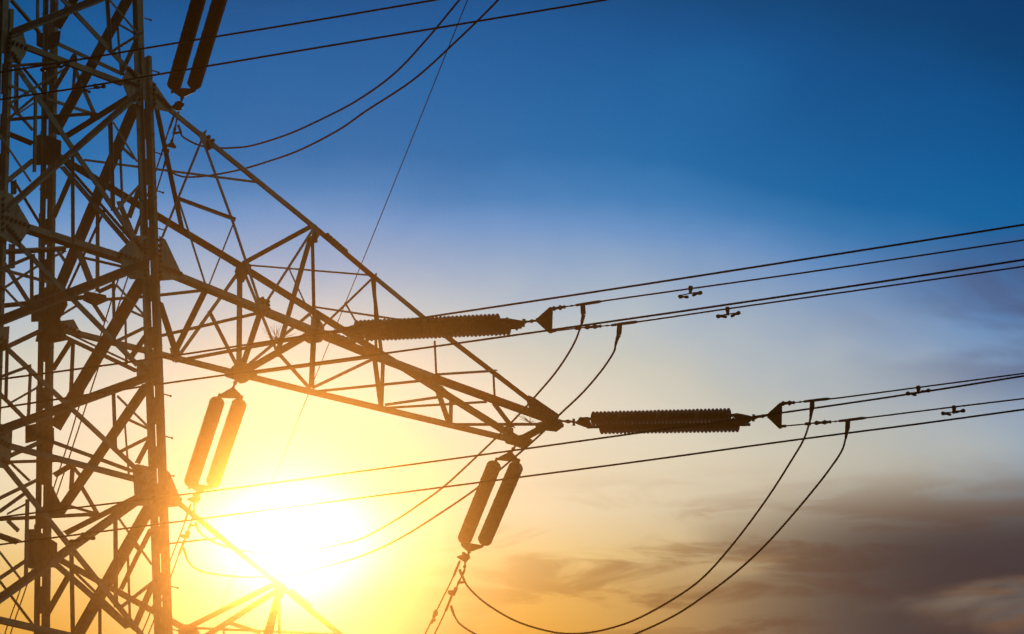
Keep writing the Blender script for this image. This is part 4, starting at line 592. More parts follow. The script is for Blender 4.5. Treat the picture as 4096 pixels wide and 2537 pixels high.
WIRES = [
  ('conductor', 'upper of the two wires clamped to the middle insulator set', 'power line', None, [[1.1196, 80.8518, 37.2656], [1.5666, 80.6531, 37.243], [2.7805, 80.1188, 37.1699], [5.2788, 79.0198, 37.0184], [8.6831, 77.5117, 36.8348], [10.4332, 76.7349, 36.7435], [33.3333, 67.3842, 32.7889]], 0.0155, [('turnbuckle', [[0.7148, 81.0321, 37.2854, 0.0295], [0.7415, 81.0202, 37.2841, 0.0472], [0.7682, 81.0083, 37.2828, 0.0295], [0.7949, 80.9964, 37.2815, 0.0236], [0.8217, 80.9845, 37.2802, 0.0295], [0.8484, 80.9726, 37.2789, 0.0501], [0.875, 80.9607, 37.2776, 0.0295], [0.9017, 80.9488, 37.2764, 0.0236], [0.9284, 80.9369, 37.2751, 0.0354]]), ('link', [[0.9137, 80.9425, 37.2779, 0.0118], [0.9404, 80.9308, 37.2762, 0.0189], [0.9671, 80.9191, 37.2745, 0.0118], [0.9937, 80.9074, 37.2728, 0.0094], [1.0204, 80.8958, 37.2711, 0.0118], [1.047, 80.8841, 37.2694, 0.02], [1.0736, 80.8724, 37.2677, 0.0118], [1.1003, 80.8607, 37.266, 0.0094], [1.1269, 80.849, 37.2643, 0.0141]]), ('dead_end_clamp', [[1.1122, 80.8549, 37.2664, 0.011], [1.1269, 80.8487, 37.2649, 0.0221], [1.2517, 80.7939, 37.2573, 0.0265], [1.5081, 80.6794, 37.2454, 0.0279], [1.5593, 80.6568, 37.2424, 0.022], [1.5666, 80.6531, 37.243, 0.0147]]), ('dead_end_clamp', [[1.2439, 80.8061, 37.2387, 0.0442], [1.2488, 80.8567, 37.1242, 0.0478], [1.2554, 80.8696, 37.0895, 0.0405]])]),
  ('conductor', 'lower of the two wires clamped to the middle insulator set', 'power line', None, [[1.7408, 80.7618, 36.8312], [2.1995, 80.5624, 36.7983], [3.7361, 79.8824, 36.7139], [6.3233, 78.7412, 36.5635], [8.6755, 77.702, 36.4304], [10.4259, 76.9265, 36.3363], [33.3259, 67.5758, 32.3817]], 0.0154, [('rod', [[0.6998, 81.2035, 36.9297, 0.0258], [0.7587, 81.1779, 36.9253, 0.0258], [0.7734, 81.1723, 36.9226, 0.0118], [1.097, 81.0319, 36.8987, 0.0118], [1.1117, 81.0263, 36.8959, 0.0295], [1.1997, 80.9897, 36.8861, 0.0294], [1.2144, 80.981, 36.89, 0.0118], [1.2877, 80.9515, 36.8796, 0.0147]]), ('turnbuckle', [[1.2804, 80.9543, 36.881, 0.0265], [1.3142, 80.9402, 36.8772, 0.0424], [1.3481, 80.9262, 36.8733, 0.0265], [1.3819, 80.9121, 36.8695, 0.0212], [1.4158, 80.8981, 36.8656, 0.0265], [1.4496, 80.884, 36.8618, 0.045], [1.4834, 80.87, 36.8579, 0.0265], [1.5172, 80.8559, 36.8541, 0.0212], [1.551, 80.8419, 36.8502, 0.0317]]), ('link', [[1.5217, 80.8546, 36.8524, 0.011], [1.5491, 80.843, 36.8497, 0.0176], [1.5765, 80.8314, 36.8471, 0.011], [1.6039, 80.8198, 36.8444, 0.0088], [1.6313, 80.8082, 36.8418, 0.011], [1.6587, 80.7966, 36.8392, 0.0187], [1.6861, 80.785, 36.8365, 0.011], [1.7134, 80.7734, 36.8339, 0.0088], [1.7408, 80.7618, 36.8312, 0.0132]]), ('dead_end_clamp', [[1.7262, 80.7686, 36.8313, 0.011], [1.7408, 80.7625, 36.8299, 0.022], [1.9013, 80.6914, 36.8211, 0.0264], [2.1487, 80.5833, 36.8045, 0.0278], [2.1995, 80.5624, 36.7983, 0.0147]]), ('dead_end_clamp', [[1.8792, 80.706, 36.8119, 0.0455], [1.8657, 80.7666, 36.6945, 0.0477], [1.8613, 80.7867, 36.6553, 0.0404]])]),
  ('conductor', 'upper of the two wires clamped to the crossarm tip insulator set', 'power line', None, [[5.3315, 85.2815, 37.1985], [5.7897, 85.0863, 37.1569], [7.3608, 84.3953, 37.0611], [9.2076, 83.5811, 36.9531], [11.0728, 82.757, 36.8478], [33.9729, 73.4063, 32.8932]], 0.0154, [('turnbuckle', [[4.9242, 85.454, 37.2375, 0.0309], [4.9526, 85.4421, 37.2346, 0.0494], [4.9809, 85.4302, 37.2316, 0.0308], [5.0092, 85.4183, 37.2287, 0.0247], [5.0375, 85.4065, 37.2257, 0.0308], [5.0658, 85.3946, 37.2227, 0.0524], [5.0941, 85.3827, 37.2198, 0.0308], [5.1224, 85.3709, 37.2168, 0.0247], [5.1506, 85.359, 37.2139, 0.037]]), ('link', [[5.128, 85.3693, 37.2145, 0.0123], [5.1544, 85.358, 37.2123, 0.0197], [5.1808, 85.3466, 37.2101, 0.0123], [5.2072, 85.3353, 37.208, 0.0099], [5.2335, 85.3239, 37.2058, 0.0123], [5.2599, 85.3126, 37.2036, 0.021], [5.2863, 85.3013, 37.2014, 0.0123], [5.3126, 85.2899, 37.1993, 0.0099], [5.339, 85.2786, 37.1971, 0.0148]]), ('dead_end_clamp', [[5.3164, 85.2879, 37.1998, 0.0116], [5.3315, 85.2815, 37.1985, 0.0231], [5.4745, 85.2195, 37.1878, 0.0262], [5.7298, 85.1092, 37.1678, 0.0277], [5.7973, 85.0818, 37.159, 0.0154]]), ('dead_end_clamp', [[5.4742, 85.2267, 37.1725, 0.0446], [5.4682, 85.2807, 37.0617, 0.0462], [5.4561, 85.3047, 37.022, 0.0385]])]),
  ('conductor', 'lower of the two wires clamped to the crossarm tip insulator set', 'power line', None, [[5.947, 85.1951, 36.762], [6.4326, 84.9843, 36.7266], [7.9797, 84.3065, 36.6265], [9.1999, 83.7745, 36.5423], [11.065, 82.9581, 36.4203], [33.9651, 73.6074, 32.4656]], 0.0154, [('rod', [[4.9167, 85.6318, 36.8604, 0.027], [4.9921, 85.6011, 36.8504, 0.027], [5.0073, 85.5937, 36.8511, 0.0123], [5.3315, 85.456, 36.8207, 0.0123], [5.3466, 85.4486, 36.8215, 0.0308], [5.4368, 85.4123, 36.8087, 0.0308], [5.4519, 85.4032, 36.813, 0.0123], [5.527, 85.3727, 36.8029, 0.0154]]), ('turnbuckle', [[5.512, 85.3785, 36.8056, 0.0277], [5.5477, 85.3636, 36.8018, 0.0443], [5.5834, 85.3486, 36.798, 0.0277], [5.619, 85.3337, 36.7942, 0.0221], [5.6547, 85.3188, 36.7904, 0.0277], [5.6903, 85.3039, 36.7865, 0.047], [5.7259, 85.289, 36.7827, 0.0277], [5.7616, 85.2741, 36.7789, 0.0221], [5.7972, 85.2592, 36.7751, 0.0332]]), ('link', [[5.7672, 85.2723, 36.777, 0.0115], [5.7906, 85.2623, 36.775, 0.0184], [5.814, 85.2523, 36.773, 0.0115], [5.8374, 85.2423, 36.7709, 0.0092], [5.8608, 85.2323, 36.7689, 0.0115], [5.8843, 85.2223, 36.7668, 0.0196], [5.9077, 85.2122, 36.7648, 0.0115], [5.9311, 85.2022, 36.7627, 0.0092], [5.9545, 85.1922, 36.7607, 0.0138]]), ('dead_end_clamp', [[5.932, 85.2018, 36.7626, 0.0115], [5.947, 85.1951, 36.762, 0.023], [6.0966, 85.1311, 36.749, 0.0261], [6.3581, 85.0155, 36.7345, 0.0276], [6.4401, 84.9814, 36.7252, 0.0153]]), ('dead_end_clamp', [[6.1039, 85.1332, 36.7372, 0.046], [6.0941, 85.1917, 36.6204, 0.046], [6.0858, 85.2142, 36.5801, 0.0384]])]),
  ('conductor', 'upper wire of the pair crossing in front of the crossarm, grazing the top insulator discs', 'power line', None, [[-10.7033, 76.6311, 33.9931], [-8.3783, 75.6155, 33.8366], [-5.8421, 74.5079, 33.6653], [-3.5484, 73.4908, 33.5436], [-1.3893, 72.5312, 33.4338], [1.8219, 71.1068, 33.2644], [4.9863, 69.6965, 33.112], [7.6874, 68.4909, 32.9858], [9.2361, 67.7978, 32.9173], [32.1362, 58.4471, 28.9627]], 0.0173, []),
  ('conductor', 'lower wire of the pair crossing in front of the crossarm, just under the insulator discs', 'power line', None, [[-10.7151, 76.8452, 33.5417], [-8.3889, 75.815, 33.4154], [-5.6697, 74.6091, 33.2714], [-1.9072, 72.959, 33.0324], [0.5805, 71.8632, 32.8846], [3.0915, 70.7544, 32.7414], [5.5968, 69.6426, 32.6103], [7.6785, 68.7141, 32.5116], [9.2275, 68.0229, 32.4388], [32.1275, 58.6723, 28.4842]], 0.0173, []),
  ('conductor', 'upper wire of the pair crossing low past the hanging tip insulators and the sun', 'power line', None, [[-9.6022, 69.2806, 28.6677], [-7.5244, 68.3601, 28.5555], [-4.6735, 67.1127, 28.3681], [-1.3409, 65.6431, 28.1736], [1.5875, 64.3436, 28.0204], [3.6888, 63.4098, 27.9133], [5.2434, 62.715, 27.8426], [6.8278, 61.9989, 27.7877], [8.2117, 61.3734, 27.7401], [31.1118, 52.0227, 23.7855]], 0.0142, []),
  ('conductor', 'lowest long wire crossing the whole photo below the rightmost insulators', 'power line', None, [[-9.6114, 69.448, 28.3146], [-7.5334, 68.5307, 28.1955], [-4.6817, 67.2751, 28.0249], [-1.3485, 65.8046, 27.8319], [1.58, 64.5119, 27.6636], [3.8497, 63.5039, 27.5467], [5.5105, 62.7716, 27.4496], [6.8202, 62.1902, 27.3815], [8.2039, 61.5747, 27.3123], [31.104, 52.224, 23.3577]], 0.0142, []),
  ('conductor', 'upper wire of the pair running up right across the top of the tower', 'power line', None, [[-9.8809, 69.5215, 36.0705], [-7.7148, 68.5799, 35.9146], [-6.565, 68.0789, 35.8346], [-5.2017, 67.4784, 35.7535], [-3.1513, 66.5816, 35.6178], [-1.0794, 65.6697, 35.493], [1.1861, 64.6722, 35.3576], [24.0862, 55.3215, 31.403]], 0.0161, []),
  ('conductor', 'lower wire of the pair running up right across the top of the tower', 'power line', None, [[-9.8906, 69.6984, 35.6974], [-7.7242, 68.7573, 35.5401], [-6.5481, 68.2493, 35.4484], [-5.3607, 67.7262, 35.3782], [-3.1599, 66.7569, 35.2472], [-0.9017, 65.7649, 35.1071], [1.4195, 64.7435, 34.9669], [2.9721, 64.0589, 34.8761], [25.8721, 54.7083, 30.9215]], 0.0162, []),
  ('conductor', 'left one of the two wires dropping from the top insulator pair behind the lattice', 'power line', None, [[-6.537, 88.191, 44.6226], [-6.6235, 88.498, 44.5735], [-6.9409, 89.7425, 44.3644], [-7.9199, 93.3248, 43.7822], [-9.143, 98.159, 42.9669], [-9.6175, 100.0653, 42.6432], [-11.1494, 105.9285, 41.669], [-11.8949, 108.746, 41.2036], [-17.9182, 137.5807, 35.9588]], 0.0155, [('dead_end_clamp', [[-6.504, 88.0668, 44.6431, 0.0163], [-6.5159, 88.1209, 44.6335, 0.0245], [-6.6133, 88.4692, 44.5775, 0.0246], [-6.6337, 88.5269, 44.5695, 0.0123]])]),
  ('conductor', 'right one of the two wires dropping from the top insulator pair behind the lattice', 'power line', None, [[-6.6973, 89.2171, 44.4198], [-6.8147, 89.7191, 44.3322], [-7.0003, 90.4703, 44.2042], [-7.8673, 93.7632, 43.6591], [-8.9707, 98.0142, 42.9506], [-9.498, 100.044, 42.6124], [-11.0307, 105.875, 41.6464], [-11.7529, 108.6806, 41.177], [-17.7763, 137.5153, 35.9322]], 0.0157, [('dead_end_clamp', [[-6.675, 89.1328, 44.4337, 0.0165], [-6.6973, 89.2171, 44.4198, 0.0247], [-6.8044, 89.6896, 44.3363, 0.0248], [-6.825, 89.7485, 44.3281, 0.0124]])]),
  ('conductor', 'left one of the two wires dropping from the gold lit insulator pair', 'power line', None, [[-6.237, 89.3698, 36.9272], [-6.3268, 89.7604, 36.8586], [-6.6625, 91.0314, 36.6485], [-7.2635, 93.2876, 36.2771], [-7.6896, 94.8914, 36.0128], [-13.713, 123.7261, 30.768]], 0.0152, [('dead_end_clamp', [[-6.1832, 89.1581, 36.9628, 0.016], [-6.227, 89.3385, 36.9319, 0.0256], [-6.325, 89.7325, 36.8649, 0.0257], [-6.3461, 89.8095, 36.8524, 0.0129]])]),
  ('conductor', 'right one of the two wires dropping from the gold lit insulator pair', 'power line', None, [[-6.4164, 90.5089, 36.7024], [-6.5366, 90.9754, 36.6244], [-6.7363, 91.7602, 36.4924], [-7.1262, 93.2252, 36.2511], [-7.5414, 94.823, 35.985], [-13.5648, 123.6577, 30.7402]], 0.0154, [('dead_end_clamp', [[-6.3756, 90.3812, 36.7214, 0.0161], [-6.4071, 90.4911, 36.704, 0.0259], [-6.5263, 90.9432, 36.6292, 0.026], [-6.5478, 91.0219, 36.6164, 0.013]])]),
  ('conductor', 'left one of the two wires dropping from the hanging crossarm tip insulator pair', 'power line', None, [[-1.157, 92.7153, 36.9663], [-1.2567, 93.1422, 36.8919], [-1.6382, 94.5438, 36.6636], [-1.8791, 95.4345, 36.518], [-2.2377, 96.7599, 36.3015], [-8.2611, 125.5947, 31.0567]], 0.0157, [('dead_end_clamp', [[-1.1211, 92.5725, 36.9905, 0.0165], [-1.1392, 92.651, 36.9767, 0.0264], [-1.2478, 93.1098, 36.8971, 0.0265], [-1.266, 93.189, 36.8832, 0.0133]])]),
  ('conductor', 'right one of the two wires dropping from the hanging crossarm tip insulator pair', 'power line', None, [[-1.3412, 93.9667, 36.7155], [-1.443, 94.4174, 36.6358], [-1.6874, 95.3466, 36.4819], [-2.0392, 96.6678, 36.2644], [-8.0626, 125.5026, 31.0196]], 0.0159, [('dead_end_clamp', [[-1.2863, 93.7408, 36.7543, 0.0167], [-1.3231, 93.901, 36.7261, 0.0267], [-1.4339, 94.3843, 36.6412, 0.0268], [-1.4525, 94.4652, 36.627, 0.0134]])]),
  ('conductor', 'very thin straight wire slanting down behind the crossarm from the top edge', 'power line', None, [[-0.3897, 83.5414, 45.5853], [-0.7329, 85.4806, 45.7117], [-2.5738, 95.8728, 46.39], [-4.3623, 105.856, 47.0512], [-5.9831, 114.9235, 47.65], [-7.0683, 120.8986, 48.0527], [-8.2262, 127.314, 48.4817], [-8.8777, 131.0491, 48.7207], [-14.1773, 160.6555, 50.6794]], 0.0098, []),
  ('jumper_cable', 'upper slack cable from the middle insulator set to the gold lit hanging pair', 'jumper cable', None, [[1.2156, 80.9448, 36.9465], [1.0956, 81.365, 36.786], [0.7955, 82.0459, 36.5607], [0.3645, 82.817, 36.3454], [-0.0792, 83.5557, 36.1501], [-0.8637, 84.7578, 35.8563], [-1.3368, 85.4433, 35.6971], [-1.7333, 85.9514, 35.6099], [-2.1369, 86.4495, 35.5327], [-2.8906, 87.2963, 35.4538], [-3.2951, 87.6757, 35.4918], [-3.6937, 88.0303, 35.5529], [-4.3084, 88.5529, 35.6781], [-4.9358, 89.0393, 35.8908], [-5.4598, 89.4153, 36.1486], [-5.7778, 89.633, 36.3506], [-5.9882, 89.7732, 36.538], [-6.0903, 89.8474, 36.6895]], 0.0185, [('terminal_lug', [[1.2556, 80.88, 37.0941, 0.0368], [1.2316, 80.9183, 37.0069, 0.0309], [1.2153, 80.9507, 36.933, 0.0221]]), ('terminal_lug', [[-6.1355, 89.7857, 36.83, 0.0257], [-6.1057, 89.8343, 36.7192, 0.0241], [-6.0749, 89.8604, 36.6598, 0.0209]])]),
  ('jumper_cable', 'lower slack cable from the middle insulator set to the gold lit hanging pair', 'jumper cable', None, [[1.7996, 80.8686, 36.5081], [1.785, 80.9958, 36.4593], [1.6165, 81.4075, 36.3351], [1.2441, 82.1225, 36.1559], [0.7913, 82.8626, 36.0068], [0.5417, 83.2934, 35.9066], [0.0226, 84.0969, 35.7499], [-0.6751, 85.1138, 35.5681], [-1.3476, 86.002, 35.448], [-2.1545, 87.0088, 35.3353], [-2.7484, 87.6738, 35.3121], [-3.3142, 88.2459, 35.35], [-4.133, 89.0211, 35.4597], [-4.765, 89.5767, 35.5985], [-5.2928, 90.0071, 35.7725], [-5.7179, 90.337, 35.9492], [-6.0367, 90.5755, 36.1066], [-6.2539, 90.729, 36.2817], [-6.3711, 90.8245, 36.4764]], 0.0185, [('terminal_lug', [[1.8616, 80.8013, 36.6616, 0.0404], [1.8308, 80.8305, 36.5949, 0.0308], [1.7994, 80.8716, 36.5014, 0.022]]), ('terminal_lug', [[-6.4396, 90.7361, 36.6779, 0.0275], [-6.4012, 90.7787, 36.5808, 0.0292], [-6.3633, 90.8311, 36.4614, 0.0227]])]),
  ('jumper_cable', 'upper slack cable sweeping down across the cloudy lower right sky', 'jumper cable', None, [[5.4296, 85.3657, 36.8729], [5.408, 85.4847, 36.8143], [5.3244, 85.8021, 36.6631], [5.0758, 86.3784, 36.4185], [4.6699, 87.2406, 36.0597], [4.0539, 88.3891, 35.6038], [3.5031, 89.272, 35.2841], [2.9958, 89.9016, 35.128], [2.1341, 90.8188, 34.9953], [1.3858, 91.4741, 35.0394], [0.8885, 91.8492, 35.1671], [0.4801, 92.126, 35.3515], [-0.0308, 92.4525, 35.6596], [-0.441, 92.7029, 36.0011], [-0.7317, 92.8786, 36.2964], [-0.977, 93.031, 36.623], [-1.042, 93.0786, 36.7571]], 0.0192, [('terminal_lug', [[5.456, 85.2979, 37.0275, 0.0385], [5.4468, 85.3288, 36.9571, 0.0308], [5.4294, 85.3688, 36.8658, 0.0231]]), ('terminal_lug', [[-1.1368, 92.9847, 36.9712, 0.0282], [-1.0896, 93.035, 36.8566, 0.0265], [-1.0339, 93.082, 36.7494, 0.0224]])]),
  ('jumper_cable', 'lower slack cable across the cloudy lower right sky, dipping below the bottom edge', 'jumper cable', None, [[6.0571, 85.2763, 36.4486], [6.0074, 85.535, 36.3397], [5.7872, 86.058, 36.1589], [5.2932, 87.0422, 35.8507], [4.6353, 88.2315, 35.4971], [4.0656, 89.1181, 35.2734], [3.5372, 89.8478, 35.1263], [3.0058, 90.5309, 35.012], [2.142, 91.4934, 34.9506], [1.3372, 92.3023, 34.9765], [0.5235, 93.0044, 35.1603], [-0.2979, 93.6234, 35.5502], [-0.8769, 94.0285, 36.0009], [-1.1679, 94.2305, 36.2939], [-1.2754, 94.3224, 36.508]], 0.0192, [('terminal_lug', [[6.0862, 85.2148, 36.5887, 0.0384], [6.0733, 85.2425, 36.5256, 0.0307], [6.0562, 85.2793, 36.4416, 0.023]]), ('terminal_lug', [[-1.3335, 94.2446, 36.6853, 0.0268], [-1.307, 94.2852, 36.5929, 0.0284], [-1.2673, 94.3292, 36.4925, 0.0226]])]),
  ('jumper_cable', 'higher of the two cable loops curving up right from the top insulator pair', 'jumper cable', None, [[-0.409, 80.0968, 43.4336], [-0.7985, 80.8553, 43.3782], [-1.436, 82.1623, 43.2407], [-2.0857, 83.3748, 43.1314], [-2.8237, 84.4828, 43.1304], [-3.571, 85.4598, 43.2123], [-4.1942, 86.2269, 43.3062], [-4.9691, 87.0953, 43.4921], [-5.2774, 87.4043, 43.6113], [-5.7339, 87.8376, 43.8289], [-6.0543, 88.121, 44.044], [-6.3688, 88.393, 44.3718], [-6.3888, 88.4344, 44.4649]], 0.0188, [('terminal_lug', [[-6.4432, 88.3748, 44.6008, 0.0246], [-6.4121, 88.4079, 44.5253, 0.0246], [-6.3811, 88.4443, 44.4423, 0.0213]])]),
  ('jumper_cable', 'lower of the two cable loops curving up right from the top insulator pair', 'jumper cable', None, [[0.1904, 80.1317, 43.354], [-0.1564, 80.8523, 43.2945], [-0.9804, 82.3749, 43.2094], [-1.7447, 83.6883, 43.1497], [-2.6867, 85.0648, 43.185], [-3.1846, 85.7966, 43.1867], [-4.0258, 86.8893, 43.2748], [-4.6758, 87.6451, 43.4087], [-5.238, 88.2685, 43.5464], [-5.8806, 88.9335, 43.7531], [-6.258, 89.3021, 43.9036], [-6.4565, 89.4829, 44.0115], [-6.6068, 89.6122, 44.1399], [-6.6972, 89.7023, 44.2942]], 0.0189, [('terminal_lug', [[-6.7117, 89.6589, 44.393, 0.0215], [-6.6974, 89.7056, 44.2867, 0.0248], [-6.6494, 89.7392, 44.21, 0.0215]])]),
]
